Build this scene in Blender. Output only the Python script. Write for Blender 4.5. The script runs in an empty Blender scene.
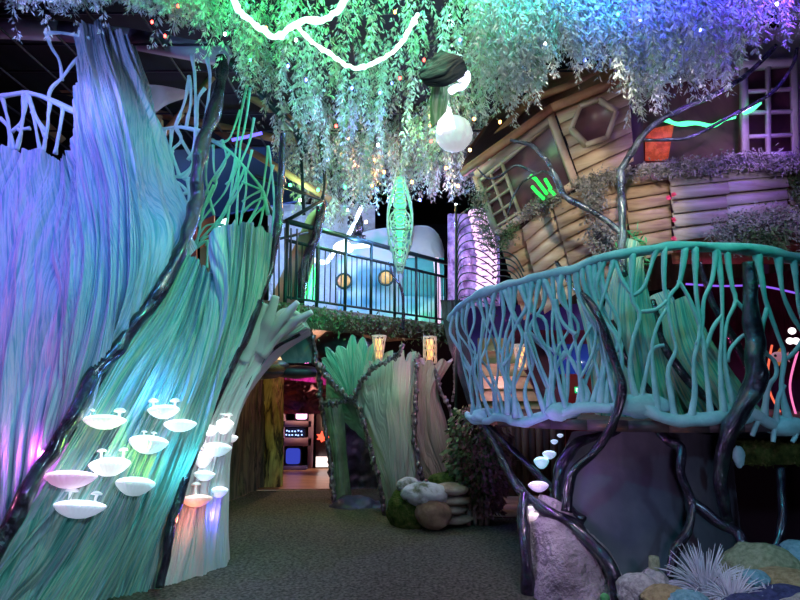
import bpy, math, random
import numpy as np
from mathutils import Vector, Matrix
from mathutils.bvhtree import BVHTree

rng = np.random.RandomState(7)
random.seed(7)
PI = math.pi
SC = bpy.context.scene
COL = SC.collection

# ------------------------------------------------------------------ camera
F = 560.0
PITCH = math.radians(9.0)
CAM = np.array([0.0, 0.0, 1.5])
FW = np.array([0.0, math.cos(PITCH), math.sin(PITCH)])
UP = np.array([0.0, -math.sin(PITCH), math.cos(PITCH)])
RT = np.array([1.0, 0.0, 0.0])
cd = bpy.data.cameras.new('camera')
cam = bpy.data.objects.new('camera', cd)
COL.objects.link(cam)
cam.location = CAM
cam.rotation_euler = (PI / 2 + PITCH, 0, 0)
cd.sensor_width = 36.0
cd.lens = F / 800.0 * 36.0
cd.clip_start = 0.05
SC.camera = cam
SC.view_settings.view_transform = 'Standard'
SC.view_settings.look = 'None'
SC.view_settings.gamma = 1.0
SC.view_settings.use_curve_mapping = False
SC.view_settings.exposure = 0.0


def at(px, py, Y):
    d = FW + RT * ((px - 400) / F) + UP * ((300 - py) / F)
    return CAM + d * (Y / d[1])


def fl(px, Y, z=0.0):
    """the point at height z, depth Y that is seen in column px (for column x on the picture)"""
    # depth along FW
    p = np.array([0.0, Y, z]) - CAM
    depth = p @ FW
    return np.array([(px - 400) / F * depth, Y, z])


def P(p):
    """(px,py,Y) or a 3D numpy point"""
    return p if isinstance(p, np.ndarray) else at(*p)


# ------------------------------------------------------------------ numpy tools
def cr(A, n):
    A = np.asarray(A, float)
    k = A.shape[0]
    if k == 1:
        return np.repeat(A, n, 0)
    s = np.linspace(0, k - 1 - 1e-6, n)
    i = s.astype(int)
    t = (s - i).reshape((-1,) + (1,) * (A.ndim - 1))
    p0 = A[np.maximum(i - 1, 0)]; p1 = A[i]; p2 = A[np.minimum(i + 1, k - 1)]; p3 = A[np.minimum(i + 2, k - 1)]
    return 0.5 * (2 * p1 + (p2 - p0) * t + (2 * p0 - 5 * p1 + 4 * p2 - p3) * t ** 2 + (3 * p1 - p0 - 3 * p2 + p3) * t ** 3)


def arc(A, n):
    """Catmull-Rom then equal arc length"""
    D = cr(A, max(n * 2, 60))
    L = np.concatenate([[0], np.cumsum(np.linalg.norm(np.diff(D, axis=0), axis=1))])
    s = np.linspace(0, L[-1], n)
    return np.stack([np.interp(s, L, D[:, j]) for j in range(D.shape[1])], 1)


_perm = np.random.RandomState(3).rand(256, 256)


def vn(x, y):
    x = np.asarray(x, float); y = np.asarray(y, float)
    x, y = np.broadcast_arrays(x, y)
    xi = np.floor(x).astype(int); yi = np.floor(y).astype(int)
    fx = x - xi; fy = y - yi
    fx = fx * fx * (3 - 2 * fx); fy = fy * fy * (3 - 2 * fy)
    g = lambda a, b: _perm[a & 255, b & 255]
    return (g(xi, yi) * (1 - fx) + g(xi + 1, yi) * fx) * (1 - fy) + (g(xi, yi + 1) * (1 - fx) + g(xi + 1, yi + 1) * fx) * fy


def fbm3(p, s, o=3):
    r = 0; a = 1; t = 0
    for k in range(o):
        q = p * s * 2 ** k + 17.3 * k
        r = r + a * (vn(q[:, 0] + q[:, 2] * .73, q[:, 1] - q[:, 2] * .61) + vn(q[:, 2] + 9.1, q[:, 0] * .8 + q[:, 1] * .6) - 1)
        t += a; a *= .5
    return r / t


class MB:
    """collects geometry for one mesh"""
    def __init__(s):
        s.v = []; s.f = []; s.n = 0; s.uv = {}

    def add(s, v, f):
        v = np.asarray(v, float)
        b = s.n
        s.v.append(v); s.f += [tuple(int(i) + b for i in q) for q in f]; s.n += len(v)
        return b

    def box(s, c, size, R=None):
        c = np.asarray(c, float); h = np.asarray(size, float) / 2
        v = np.array([[x, y, z] for x in (-1, 1) for y in (-1, 1) for z in (-1, 1)]) * h
        if R is not None:
            v = v @ np.array(R).T
        s.add(v + c, [(0, 1, 3, 2), (4, 6, 7, 5), (0, 4, 5, 1), (2, 3, 7, 6), (0, 2, 6, 4), (1, 5, 7, 3)])

    def bar(s, a, b, w, d=None, up=(0, 0, 1)):
        """box between two points"""
        a = P(a); b = P(b); d = d or w
        x = b - a; L = np.linalg.norm(x); x = x / L
        up = np.asarray(up, float)
        if abs(x @ up) > .95: up = np.array([0, 1.0, 0])
        y = np.cross(up, x); y /= np.linalg.norm(y); z = np.cross(x, y)
        s.box((a + b) / 2, (L, w, d), np.stack([x, y, z], 1))

    def poly(s, pts, th, direction=None):
        """thick polygon, extruded away from the camera"""
        p = np.array([P(q) for q in pts]); c = p.mean(0)
        n = np.zeros(3)
        for i in range(len(p)):
            n += np.cross(p[i] - c, p[(i + 1) % len(p)] - c)
        n /= np.linalg.norm(n)
        if direction is not None:
            n = np.asarray(direction, float)
            fn = n
        elif n @ (c - CAM) < 0: n = -n
        k = len(p)
        s.add(np.concatenate([p, p + n * th]), [tuple(range(k)), tuple(range(2 * k - 1, k - 1, -1))] + [(i, (i + 1) % k, k + (i + 1) % k, k + i) for i in range(k)])

    def tube(s, pts, r, n=8, seg=None, bump=0, bf=8, closed=False, ell=1.0):
        pts = np.array([P(q) for q in pts])
        seg = seg or max(6, len(pts) * 5)
        C = arc(pts, seg) if len(pts) > 2 else np.linspace(pts[0], pts[1], max(seg, 2))
        seg = len(C)
        r = np.interp(np.linspace(0, 1, seg), np.linspace(0, 1, len(np.atleast_1d(r))), np.atleast_1d(r)) if np.ndim(r) else np.full(seg, float(r))
        T = np.gradient(C, axis=0); T /= np.linalg.norm(T, axis=1)[:, None] + 1e-12
        U = np.zeros_like(T)
        ref = np.array([0, 1.0, 0]) if abs(T[0, 1]) < .9 else np.array([0, 0, 1.0])
        for i in range(seg):
            u = ref - T[i] * (ref @ T[i]); u /= np.linalg.norm(u) + 1e-12
            U[i] = u; ref = u
        W = np.cross(T, U)
        a = np.arange(n) * 2 * PI / n
        rr = r[:, None] * np.ones(n)[None]
        if bump:
            L = np.concatenate([[0], np.cumsum(np.linalg.norm(np.diff(C, axis=0), axis=1))])
            o = random.random() * 90
            rr = rr * (1 + bump * (2 * vn(L[:, None] * bf + o, a[None] * .9 + o) - 1))
        V = C[:, None] + rr[..., None] * (np.cos(a)[None, :, None] * U[:, None] * ell + np.sin(a)[None, :, None] * W[:, None])
        V = np.concatenate([V.reshape(-1, 3), C[:1], C[-1:]])
        f = []
        for i in range(seg - 1):
            for j in range(n):
                f.append((i * n + j, i * n + (j + 1) % n, (i + 1) * n + (j + 1) % n, (i + 1) * n + j))
        for j in range(n):
            f.append((seg * n, (j + 1) % n, j)); f.append((seg * n + 1, (seg - 1) * n + j, (seg - 1) * n + (j + 1) % n))
        s.add(V, f)

    def lathe(s, prof, c, n=24, R=None, sx=1, sy=1, wob=None):
        prof = np.asarray(prof, float); a = np.arange(n) * 2 * PI / n
        r = prof[:, 0][:, None] * np.ones(n)
        if wob is not None: r = r * wob(a, prof)
        V = np.stack([r * np.cos(a) * sx, r * np.sin(a) * sy, prof[:, 1][:, None] * np.ones(n)], -1).reshape(-1, 3)
        if R is not None: V = V @ np.array(R).T
        k = len(prof)
        f = [(i * n + j, i * n + (j + 1) % n, (i + 1) * n + (j + 1) % n, (i + 1) * n + j) for i in range(k - 1) for j in range(n)]
        f += [tuple(range(n - 1, -1, -1)), tuple((k - 1) * n + j for j in range(n))]
        s.add(V + P(c), f)

    def blob(s, c, rad, n=24, amp=.15, fs=2.5, seed=0, R=None, o=3, flat=None):
        th = np.linspace(0.02, PI - .02, n); ph = np.arange(2 * n) * PI / n
        T, H = np.meshgrid(th, ph, indexing='ij')
        D = np.stack([np.sin(T) * np.cos(H), np.sin(T) * np.sin(H), np.cos(T)], -1).reshape(-1, 3)
        m = 1 + amp * fbm3(D + seed * 3.7, fs, o) * 2
        V = D * m[:, None] * np.asarray(rad, float)
        if flat is not None: V[:, 2] = np.maximum(V[:, 2], -rad[2] * flat)
        if R is not None: V = V @ np.array(R).T
        N = 2 * n
        f = [(i * N + j, (i + 1) * N + j, (i + 1) * N + (j + 1) % N, i * N + (j + 1) % N) for i in range(n - 1) for j in range(N)]
        f += [tuple(range(N)), tuple((n - 1) * N + j for j in range(N - 1, -1, -1))]
        s.add(V + P(c), f)

    def leaves(s, pos, dr, ln, w):
        """many small pointed leaves: pos, dr (n,3), ln, w (n,)"""
        n = len(pos)
        dr = dr / (np.linalg.norm(dr, axis=1)[:, None] + 1e-9)
        q = rng.normal(size=(n, 3)); sd = np.cross(dr, q); sd /= np.linalg.norm(sd, axis=1)[:, None] + 1e-9
        nn = np.cross(dr, sd)
        m = pos + dr * (ln * .45)[:, None] + nn * (ln * .06)[:, None]
        V = np.stack([pos, m + sd * (w * .5)[:, None], pos + dr * ln[:, None], m - sd * (w * .5)[:, None]], 1).reshape(-1, 3)
        b = np.arange(n)[:, None] * 4
        s.fast = getattr(s, 'fast', [])
        s.fast.append(V)

    def arrays(s):
        v = np.concatenate(s.v) if s.v else np.zeros((0, 3))
        return v, s.f


def anchor(v):
    """where a thing stands: centre of its footprint, at its lowest point"""
    lo = v.min(0); hi = v.max(0)
    return np.array([(lo[0] + hi[0]) / 2, (lo[1] + hi[1]) / 2, lo[2]])


def make(name, mb, mat, parent=None, smooth=False, uv=None, origin=None):
    if isinstance(mb, MB):
        v, f = mb.arrays()
        extra = np.concatenate(mb.fast) if getattr(mb, 'fast', None) else np.zeros((0, 3))
    else:
        v, f = mb; extra = np.zeros((0, 3))
    allv = np.concatenate([v, extra])
    if parent is not None:
        o0 = np.array(WORLD[parent.name])
    else:
        o0 = anchor(allv) if origin is None else np.asarray(origin, float)
    allv = allv - o0
    me = bpy.data.meshes.new(name)
    if len(f):
        tot = np.fromiter((len(q) for q in f), int, len(f))
        idx = np.fromiter((i for q in f for i in q), int, tot.sum())
    else:
        tot = np.zeros(0, int); idx = np.zeros(0, int)
    ne = len(extra) // 4
    tot = np.concatenate([tot, np.full(ne, 4)]); idx = np.concatenate([idx, np.arange(ne * 4) + len(v)])
    me.vertices.add(len(allv)); me.vertices.foreach_set('co', allv.astype(np.float32).ravel())
    me.loops.add(len(idx)); me.loops.foreach_set('vertex_index', idx.astype(np.int32))
    me.polygons.add(len(tot)); me.polygons.foreach_set('loop_start', np.concatenate([[0], np.cumsum(tot)[:-1]]).astype(np.int32))
    me.polygons.foreach_set('loop_total', tot.astype(np.int32))
    if uv is not None:
        L = me.uv_layers.new(name='UVMap')
        L.data.foreach_set('uv', uv[idx].astype(np.float32).ravel())
    me.update(calc_edges=True)
    me.validate()
    if smooth: me.polygons.foreach_set('use_smooth', np.ones(len(me.polygons), bool))
    for m in (mat if isinstance(mat, (list, tuple)) else [mat]): me.materials.append(m)
    o = bpy.data.objects.new(name, me)
    COL.objects.link(o)
    if parent is not None:
        o.parent = parent
        WORLD[o.name] = o0
    else:
        o.location = o0
        WORLD[o.name] = o0
    return o


WORLD = {}


def tag(o, label=None, cat=None, group=None, kind=None):
    if label: o['label'] = label
    if cat: o['category'] = cat
    if group: o['group'] = group
    if kind: o['kind'] = kind
    return o


def thing(name, loc, label, cat, group=None):
    o = bpy.data.objects.new(name, None); COL.objects.link(o)
    o.empty_display_size = .1
    o.location = P(loc); WORLD[o.name] = P(loc)
    return tag(o, label, cat, group)


def struct(name, mb, mat, smooth=False, uv=None):
    o = make(name, mb, mat, None, smooth, uv); o['kind'] = 'structure'
    return o


def copy_tree(o, parent=None):
    c = o.copy(); COL.objects.link(c); c.parent = parent
    for ch in list(o.children): copy_tree(ch, c)
    return c


# ------------------------------------------------------------------ sheets with running ridges
def sheet(cols, nu, nv, fringe=None, ridge=(30, .03), bulge=0.0, thick=.05, warp=1.5, vs=2.0, seed=0, soft=0, curl=0.0):
    A = np.stack([arc([P(q) for q in c], nv) for c in cols])      # k, nv, 3
    G = cr(A, nu)                                                   # nu, nv, 3
    u = np.linspace(0, 1, nu)[:, None]; v = np.linspace(0, 1, nv)[None]
    if fringe is not None:
        v0 = fringe(u[:, 0])
        out = np.empty_like(G)
        idx = np.arange(nv)
        for i in range(nu):
            s = (v0[i] + (1 - v0[i]) * (idx / (nv - 1)) ** 1.0) * (nv - 1)
            s = np.clip(s, 0, nv - 1)
            for j in range(3): out[i, :, j] = np.interp(s, idx, G[i, :, j])
            if v0[i] < 0:                                            # spikes that rise above the first row
                k = s <= 0
                e = G[i, 0] - G[i, min(6, nv - 1)]; e /= np.linalg.norm(e)
                raw = (v0[i] + (1 - v0[i]) * (idx / (nv - 1))) * (nv - 1)
                Lr = np.linalg.norm(G[i, 1] - G[i, 0])
                out[i, k] = G[i, 0] + e * (-raw[k])[:, None] * Lr
        G = out
    W = np.linalg.norm(np.diff(G, axis=0), axis=2).sum(0).mean(); H = np.linalg.norm(np.diff(G, axis=1), axis=2).sum(1).mean()
    du = np.gradient(G, axis=0); dv = np.gradient(G, axis=1)
    N = np.cross(du, dv); N /= np.linalg.norm(N, axis=2)[..., None] + 1e-9
    if ((CAM - G) * N).sum(2).mean() < 0: N = -N
    f, a = ridge
    wu = u + (vn(u * 3 + seed, v * vs + seed) - .5) * warp / f * 3 + (vn(u * 9 + seed, v * vs * 2.3) - .5) * warp / f
    h = 0
    for k, (m, q) in enumerate(((1, 1), (2.7, .45), (6.1, .2))):
        n_ = vn(wu * f * m + seed * 7.7 + 31 * k, v * vs * .8 * (1 + k * .4) + u * 0 + seed)
        h = h + q * (np.abs(2 * n_ - 1) ** .8)
    big = vn(u * f * .25 + seed, v * vs * .7 + 5) - .5
    h = a * (h - .6) + a * 1.5 * big + bulge * np.sin(PI * u)
    edge = np.clip(np.minimum(u, 1 - u) * 14, 0, 1) * np.ones_like(v)
    G2 = G + N * (h * (0.35 + .65 * edge))[..., None]
    back = G - N * (thick) [..., None] if np.ndim(thick) else G - N * thick
    V = np.concatenate([G2.reshape(-1, 3), back.reshape(-1, 3)])
    UV = np.stack([u * W * np.ones_like(v), v * H * np.ones_like(u)], -1).reshape(-1, 2)
    UV = np.concatenate([UV, UV])
    M = nu * nv
    i, j = np.meshgrid(np.arange(nu - 1), np.arange(nv - 1), indexing='ij')
    a0 = (i * nv + j).ravel(); q = np.stack([a0, a0 + nv, a0 + nv + 1, a0 + 1], 1)
    # orient
    p = V[q[len(q) // 2]]
    nrm = np.cross(p[1] - p[0], p[2] - p[0])
    if nrm @ (CAM - p[0]) < 0: q = q[:, ::-1]
    qb = q[:, ::-1] + M
    b = []
    for jj in range(nv - 1):
        b += [(jj, jj + 1, M + jj + 1, M + jj), ((nu - 1) * nv + jj + 1, (nu - 1) * nv + jj, M + (nu - 1) * nv + jj, M + (nu - 1) * nv + jj + 1)]
    for ii in range(nu - 1):
        b += [((ii + 1) * nv, ii * nv, M + ii * nv, M + (ii + 1) * nv), (ii * nv + nv - 1, (ii + 1) * nv + nv - 1, M + (ii + 1) * nv + nv - 1, M + ii * nv + nv - 1)]
    faces = q.tolist() + qb.tolist() + b
    return (V, faces), UV


def bvh_of(o):
    me = o.data
    loc = np.array(WORLD[o.name])
    vs = [Vector(v.co) + Vector(loc) for v in me.vertices]
    return BVHTree.FromPolygons(vs, [tuple(p.vertices) for p in me.polygons])


def hit(bvh, px, py, default=5.0):
    d = at(px, py, 5) - CAM; d /= np.linalg.norm(d)
    r = bvh.ray_cast(Vector(CAM), Vector(d))
    if r[0] is None: return at(px, py, default), np.array([0, -1.0, 0])
    n = np.array(r[1]);
    if n @ d > 0: n = -n
    return np.array(r[0]), n


# ------------------------------------------------------------------ materials
class NT:
    def __init__(s, name):
        s.m = bpy.data.materials.new(name); s.m.use_nodes = True
        s.t = s.m.node_tree; s.t.nodes.clear()
        s.out = s.t.nodes.new('ShaderNodeOutputMaterial')

    def n(s, t, **k):
        x = s.t.nodes.new('ShaderNode' + t)
        for a, b in k.items():
            if hasattr(x, a): setattr(x, a, b)
            else: x.inputs[a].default_value = b
        return x

    def l(s, a, b): s.t.links.new(a, b)


def noise_coord(t, space, scale):
    if space == 'UV':
        c = t.n('UVMap'); src = c.outputs['UV']
    else:
        c = t.n('TexCoord'); src = c.outputs['Object']
    mp = t.n('Mapping'); mp.inputs['Scale'].default_value = scale
    t.l(src, mp.inputs['Vector'])
    return mp.outputs['Vector']


def ramp(t, fac, stops):
    r = t.n('ValToRGB'); e = r.color_ramp.elements
    while len(e) > 1: e.remove(e[-1])
    e[0].position = stops[0][0]; e[0].color = (*stops[0][1], 1)
    for p, c in stops[1:]:
        x = e.new(p); x.color = (*c, 1)
    t.l(fac, r.inputs['Fac'])
    return r.outputs['Color']


def mat(name, stops, scale=(4, 4, 4), space='OBJ', rough=.6, metal=0, bump=0, bscale=None, detail=4, dist=0.0, spec=.5, coat=0, emis=None, es=0, bdist=.02, sss=0, nscale=1.0):
    t = NT(name)
    b = t.n('BsdfPrincipled'); t.l(b.outputs[0], t.out.inputs[0])
    if isinstance(stops[0], float): stops = [(0, stops)]
    vec = noise_coord(t, space, scale)
    if len(stops) > 1:
        nz = t.n('TexNoise', Scale=nscale, Detail=float(detail), Roughness=.6, Distortion=float(dist)); t.l(vec, nz.inputs['Vector'])
        t.l(ramp(t, nz.outputs['Fac'], stops), b.inputs['Base Color'])
    else:
        b.inputs['Base Color'].default_value = (*stops[0][1], 1)
    b.inputs['Roughness'].default_value = rough; b.inputs['Metallic'].default_value = metal
    b.inputs['Specular IOR Level'].default_value = spec; b.inputs['Coat Weight'].default_value = coat
    b.inputs['Coat Roughness'].default_value = .15
    if emis: b.inputs['Emission Color'].default_value = (*emis, 1); b.inputs['Emission Strength'].default_value = es
    if bump:
        v2 = noise_coord(t, space, bscale or scale)
        n2 = t.n('TexNoise', Scale=1.0, Detail=5.0, Roughness=.6); t.l(v2, n2.inputs['Vector'])
        bp = t.n('Bump', Strength=float(bump), Distance=float(bdist)); t.l(n2.outputs['Fac'], bp.inputs['Height'])
        t.l(bp.outputs[0], b.inputs['Normal'])
    return t.m


def emit(name, col, s):
    t = NT(name); e = t.n('Emission'); e.inputs[0].default_value = (*col, 1); e.inputs[1].default_value = s
    t.l(e.outputs[0], t.out.inputs[0]); return t.m


def glow(name, col, s, base=(.8, .8, .8)):
    """a lamp shell that gives off light and still takes light"""
    return mat(name, [(0, base)], emis=col, es=s, rough=.5)


def light(kind, loc, target, col, power, size=.15, angle=60, blend=.8, name='stage_or_fill_light'):  # default name covers stage lights and added fill lights alike
    l = bpy.data.lights.new(name, kind); l.color = col; l.energy = power
    if kind == 'AREA': l.size = size
    else: l.shadow_soft_size = size
    if kind == 'SPOT': l.spot_size = math.radians(angle); l.spot_blend = blend
    o = bpy.data.objects.new(name, l); COL.objects.link(o); loc = np.array(loc, float)
    o.location = loc
    if target is not None:
        d = Vector(np.array(target, float) - loc); o.rotation_euler = d.to_track_quat('-Z', 'Y').to_euler()
    return o
# ------------------------------------------------------------------ materials
BARK = mat('pale_ribbed_plaster', [(.30, (.16, .36, .50)), (.42, (.50, .60, .74)), (.50, (.72, .66, .76)), (.56, (.40, .50, .68)), (.68, (.18, .42, .50))], scale=(44, 1.1, 1), space='UV', rough=.5, bump=1.0, bscale=(60, 2.2, 1), bdist=.03, dist=.6)
BARKG = mat('green_ribbed_plaster', [(.30, (.03, .26, .24)), (.40, (.22, .58, .50)), (.48, (.62, .68, .58)), (.54, (.20, .52, .52)), (.62, (.58, .62, .70)), (.74, (.06, .34, .32))], scale=(40, 1.0, 1), space='UV', rough=.5, bump=1.0, bscale=(60, 2.2, 1), bdist=.03, dist=.6)
BARKP = mat('faded_pink_ribbed_plaster', [(.28, (.40, .52, .52)), (.45, (.62, .62, .62)), (.58, (.68, .56, .60)), (.72, (.45, .56, .58))], scale=(26, 1.0, 1), space='UV', rough=.55, bump=.8, bscale=(80, 2, 1), bdist=.01, dist=.5)
FANM = mat('green_fan_plaster', [(.32, (.03, .30, .24)), (.44, (.20, .56, .46)), (.54, (.50, .58, .54)), (.62, (.16, .54, .44)), (.72, (.06, .34, .28))], scale=(34, 1.0, 1), space='UV', rough=.55, bump=.8, bscale=(70, 2, 1), bdist=.01, dist=.5)
COPPER = mat('teal_coral_paint', [(.3, (.20, .52, .55)), (.6, (.36, .68, .70))], scale=(7, 7, 7), rough=.5, bump=.5, bscale=(40, 40, 40), bdist=.01)
BLUEC = mat('pale_blue_coral_paint', [(.3, (.45, .62, .75)), (.6, (.62, .74, .85))], scale=(7, 7, 7), rough=.5, bump=.4, bscale=(40, 40, 40), bdist=.01)
GREENC = mat('sea_green_coral_paint', [(.3, (.16, .60, .45)), (.6, (.30, .72, .58))], scale=(7, 7, 7), rough=.5, bump=.4, bscale=(40, 40, 40), bdist=.01)
VINE = mat('dark_iridescent_bark', [(.35, (.012, .010, .018)), (.5, (.05, .035, .07)), (.62, (.05, .10, .09)), (.75, (.18, .10, .16))], scale=(9, 9, 9), rough=.22, metal=.7, bump=1.0, bscale=(14, 14, 14), bdist=.03, coat=.8, dist=1)
STEEL = mat('dark_painted_steel', [(0, (.035, .03, .045))], rough=.45, metal=.3)
RAILM = mat('dark_green_railing_paint', [(0, (.018, .045, .045))], rough=.4, metal=.4)
DARK = mat('dark_wall_paint', [(.4, (.018, .012, .022)), (.6, (.03, .018, .035))], scale=(1, 1, 1), rough=.9)
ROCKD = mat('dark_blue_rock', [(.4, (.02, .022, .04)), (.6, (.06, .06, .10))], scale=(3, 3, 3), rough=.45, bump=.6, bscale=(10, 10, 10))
CARPET = mat('dark_green_carpet', [(.35, (.045, .050, .038)), (.5, (.11, .115, .085)), (.68, (.20, .19, .15))], scale=(38, 38, 38), rough=1, bump=1.0, bscale=(60, 60, 60), detail=6, bdist=.02, spec=.1)
MOSS = mat('green_moss', [(.35, (.03, .06, .015)), (.55, (.08, .13, .03)), (.7, (.16, .17, .06))], scale=(16, 16, 16), rough=1, bump=1, bscale=(60, 60, 60), bdist=.03, spec=.1)

# ------------------------------------------------------------------ the room
m = MB(); m.box((0, 5, -.05), (15, 20, .1)); struct('floor', m, CARPET)
m = MB(); m.box((0, 5, 6.05), (15, 20, .1)); struct('ceiling', m, DARK)
m = MB(); m.box((-7.45, 5, 3), (.1, 20, 6)); struct('wall_left', m, DARK)
m = MB(); m.box((7.45, 5, 3), (.1, 20, 6)); struct('wall_right', m, DARK)
m = MB(); m.box((0, 15.05, 3), (15, .1, 6)); struct('wall_back', m, DARK)
m = MB(); m.box((0, -5.05, 3), (15, .1, 6)); struct('wall_front', m, DARK)

# ------------------------------------------------------------------ great purple trunk
def bottom(px, Y, dz=0): return fl(px, Y, -.02 + dz)

big_cols = [
    [(-100, 150, 4.7), (-100, 300, 4.4), (-90, 450, 4.1), (-80, 590, 3.75)],
    [(-40, 150, 4.9), (-40, 250, 4.6), (-45, 400, 4.2), (-50, 570, 3.8)],
    [(0, 150, 5.0), (0, 250, 4.6), (-8, 400, 4.2), (-25, 552, 3.85)],
    [(35, 152, 5.0), (32, 260, 4.5), (15, 400, 4.2), (2, 530, 3.95)],
    [(60, 155, 5.0), (66, 260, 4.45), (52, 380, 4.2), (30, 492, 4.1)],
    [(66, 140, 5.05), (85, 250, 4.4), (75, 350, 4.2), (50, 458, 4.15)],
    [(86, 60, 5.2), (88, 120, 5.0), (105, 220, 4.5), (108, 310, 4.3), (70, 428, 4.2)],
    [(88, 30, 5.25), (98, 100, 5.0), (118, 200, 4.5), (125, 290, 4.35), (85, 398, 4.3)],
    [(100, 23, 5.3), (112, 80, 5.05), (134, 180, 4.6), (142, 265, 4.4), (105, 362, 4.35)],
    [(111, 28, 5.32), (128, 90, 5.2), (148, 180, 4.8), (160, 240, 4.6), (132, 330, 4.5)],
    [(123, 40, 5.36), (141, 100, 5.28), (158, 180, 5.1), (176, 232, 4.9), (152, 300, 4.7)],
    [(133, 56, 5.42), (150, 120, 5.36), (163, 180, 5.3), (184, 222, 5.2), (176, 262, 4.9)],
    [(140, 76, 5.52), (154, 124, 5.48), (168, 182, 5.42), (188, 220, 5.35), (190, 240, 5.1)],
]
geo, uv = sheet(big_cols, 640, 300, ridge=(30, .105), bulge=.0, warp=1.1, vs=2.4, seed=2, thick=.12)
trunk = make('ribbed_tree_trunk', geo, BARK, None, True, uv)
tag(trunk, 'huge pale ribbed tree trunk washed in violet and blue light, rising to a tall spire', 'tree trunk')

green_cols = [
    [(188, 248, 5.0), (163, 294, 4.78), (120, 352, 4.48), (75, 432, 4.2), (20, 524, 3.95), bottom(-70, 3.7)],
    [(198, 258, 5.0), (170, 318, 4.75), (122, 400, 4.45), (62, 505, 4.15), bottom(-10, 3.95)],
    [(206, 268, 5.0), (185, 330, 4.8), (138, 430, 4.42), (92, 520, 4.3), bottom(30, 4.1)],
    [(221, 272, 5.0), (200, 345, 4.8), (155, 445, 4.45), (118, 530, 4.35), bottom(72, 4.22)],
    [(229, 226, 5.0), (218, 330, 4.85), (178, 440, 4.55), (140, 530, 4.4), bottom(105, 4.3)],
    [(243, 222, 5.05), (232, 310, 4.95), (195, 430, 4.62), (158, 525, 4.5), bottom(130, 4.38)],
    [(258, 226, 5.12), (248, 310, 5.0), (212, 405, 4.75), (178, 500, 4.6), bottom(147, 4.45)],
    [(272, 236, 5.2), (262, 292, 5.15), (243, 344, 5.05), (212, 402, 4.9), (186, 480, 4.75), bottom(160, 4.55)],
]
def frg(u): return .02 * vn(u * 30, 0) + .0 * u
geo, uv = sheet(green_cols, 520, 300, fringe=frg, ridge=(18, .12), warp=1.0, vs=2.0, seed=11, thick=.1)
gtrunk = make('flared_tree_trunk', geo, BARKG, None, True, uv)
tag(gtrunk, 'flared green ribbed trunk between two dark vines, dotted with glowing mushrooms', 'tree trunk')

pink_cols = [
    [(268, 306, 5.35), (250, 340, 5.25), (218, 398, 5.05), (193, 465, 4.9), bottom(163, 4.6)],
    [(285, 312, 5.4), (260, 345, 5.3), (226, 405, 5.08), (203, 480, 4.9), bottom(182, 4.72)],
    [(300, 318, 5.45), (272, 344, 5.38), (234, 402, 5.12), (214, 480, 4.95), bottom(203, 4.9)],
    [(310, 326, 5.5), (280, 346, 5.45), (242, 392, 5.25), (222, 450, 5.1), (222, 505, 5.1), bottom(225, 5.1)],
    [(313, 330, 5.6), (284, 350, 5.6), (248, 395, 5.5), (230, 450, 5.35), (227, 505, 5.3), bottom(230, 5.3)],
]
geo, uv = sheet(pink_cols, 200, 260, fringe=lambda u: .03 * vn(u * 14, 3), ridge=(11, .06), warp=1.2, vs=2.2, seed=23, thick=.12)
arm = thing('buttress_root', fl(195, 4.9), 'pale grooved buttress arching over the doorway and ending in fingers', 'tree root')
ptrunk = make('buttress_slab', geo, BARKP, arm, True, uv)
for pts, r in (([(258, 352, 5.28), (268, 322, 5.2), (276, 296, 5.15)], (.06, .055, .03)), ([(262, 350, 5.3), (280, 322, 5.2), (298, 302, 5.15)], (.055, .052, .028)),
               ([(262, 355, 5.3), (285, 328, 5.25), (312, 312, 5.2)], (.06, .055, .028)), ([(264, 340, 5.35), (285, 312, 5.3), (306, 320, 5.3)], (.04, .04, .025)),
               ([(244, 362, 5.2), (256, 330, 5.2), (266, 304, 5.2)], (.055, .052, .028))):
    m = MB(); m.tube(pts, r, n=14, seg=26, bump=.25, bf=9); make('finger', m, BARKP, arm, True)

# ------------------------------------------------------------------ dark vines down the trunks
def vine(name, pts, r, label, cat='vine', n=14, bump=.35, mat_=None, seg=None, **k):
    r = [q * (.74 if name != 'railing_vine' else 1) for q in r]
    if name == 'metallic_vine': pts = [(q[0], q[1], q[2] - .09) if len(q) == 3 and q[1] > 200 and not isinstance(q, np.ndarray) else q for q in pts]
    m = MB(); m.tube(pts, r, n=n, seg=seg or len(pts) * 14, bump=bump, bf=7)
    o = make(name, m, mat_ or VINE, None, True); return tag(o, label, cat, **k)

vine('metallic_vine', [(222, 58, 5.3), (221, 85, 5.25), (214, 112, 5.2), (204, 140, 5.15), (198, 170, 5.12), (196, 200, 5.1), (189, 230, 5.02), (174, 264, 4.85), (160, 290, 4.72), (140, 318, 4.6), (118, 348, 4.45), (96, 372, 4.35), (84, 400, 4.27), (68, 428, 4.18), (48, 458, 4.1), (30, 488, 4.0), (12, 522, 3.9), (-12, 560, 3.8)],
     (.075, .085, .085, .09, .075, .07, .07, .07, .07), 'thick dark metallic vine snaking between the violet trunk and the green trunk')
vine('metallic_vine', [(283, 134, 5.5), (281, 180, 5.42), (278, 225, 5.35), (272, 262, 5.3), (260, 300, 5.2), (246, 338, 5.1), (238, 352, 5.05), (222, 385, 4.95), (208, 415, 4.85), (196, 445, 4.78), (184, 482, 4.68), (172, 525, 4.6), (160, 588, 4.48)],
     (.04, .05, .055, .045, .04, .045, .05, .05, .05, .04), 'dark glossy vine dividing the green trunk from the pale buttress')
vine('edge_vine', [(300, 334, 5.42), (270, 352, 5.38), (250, 380, 5.25), (238, 402, 5.2), (228, 425, 5.12)], (.02, .025, .03, .025, .02), 'thin dark vine edging the inner side of the doorway buttress')

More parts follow.
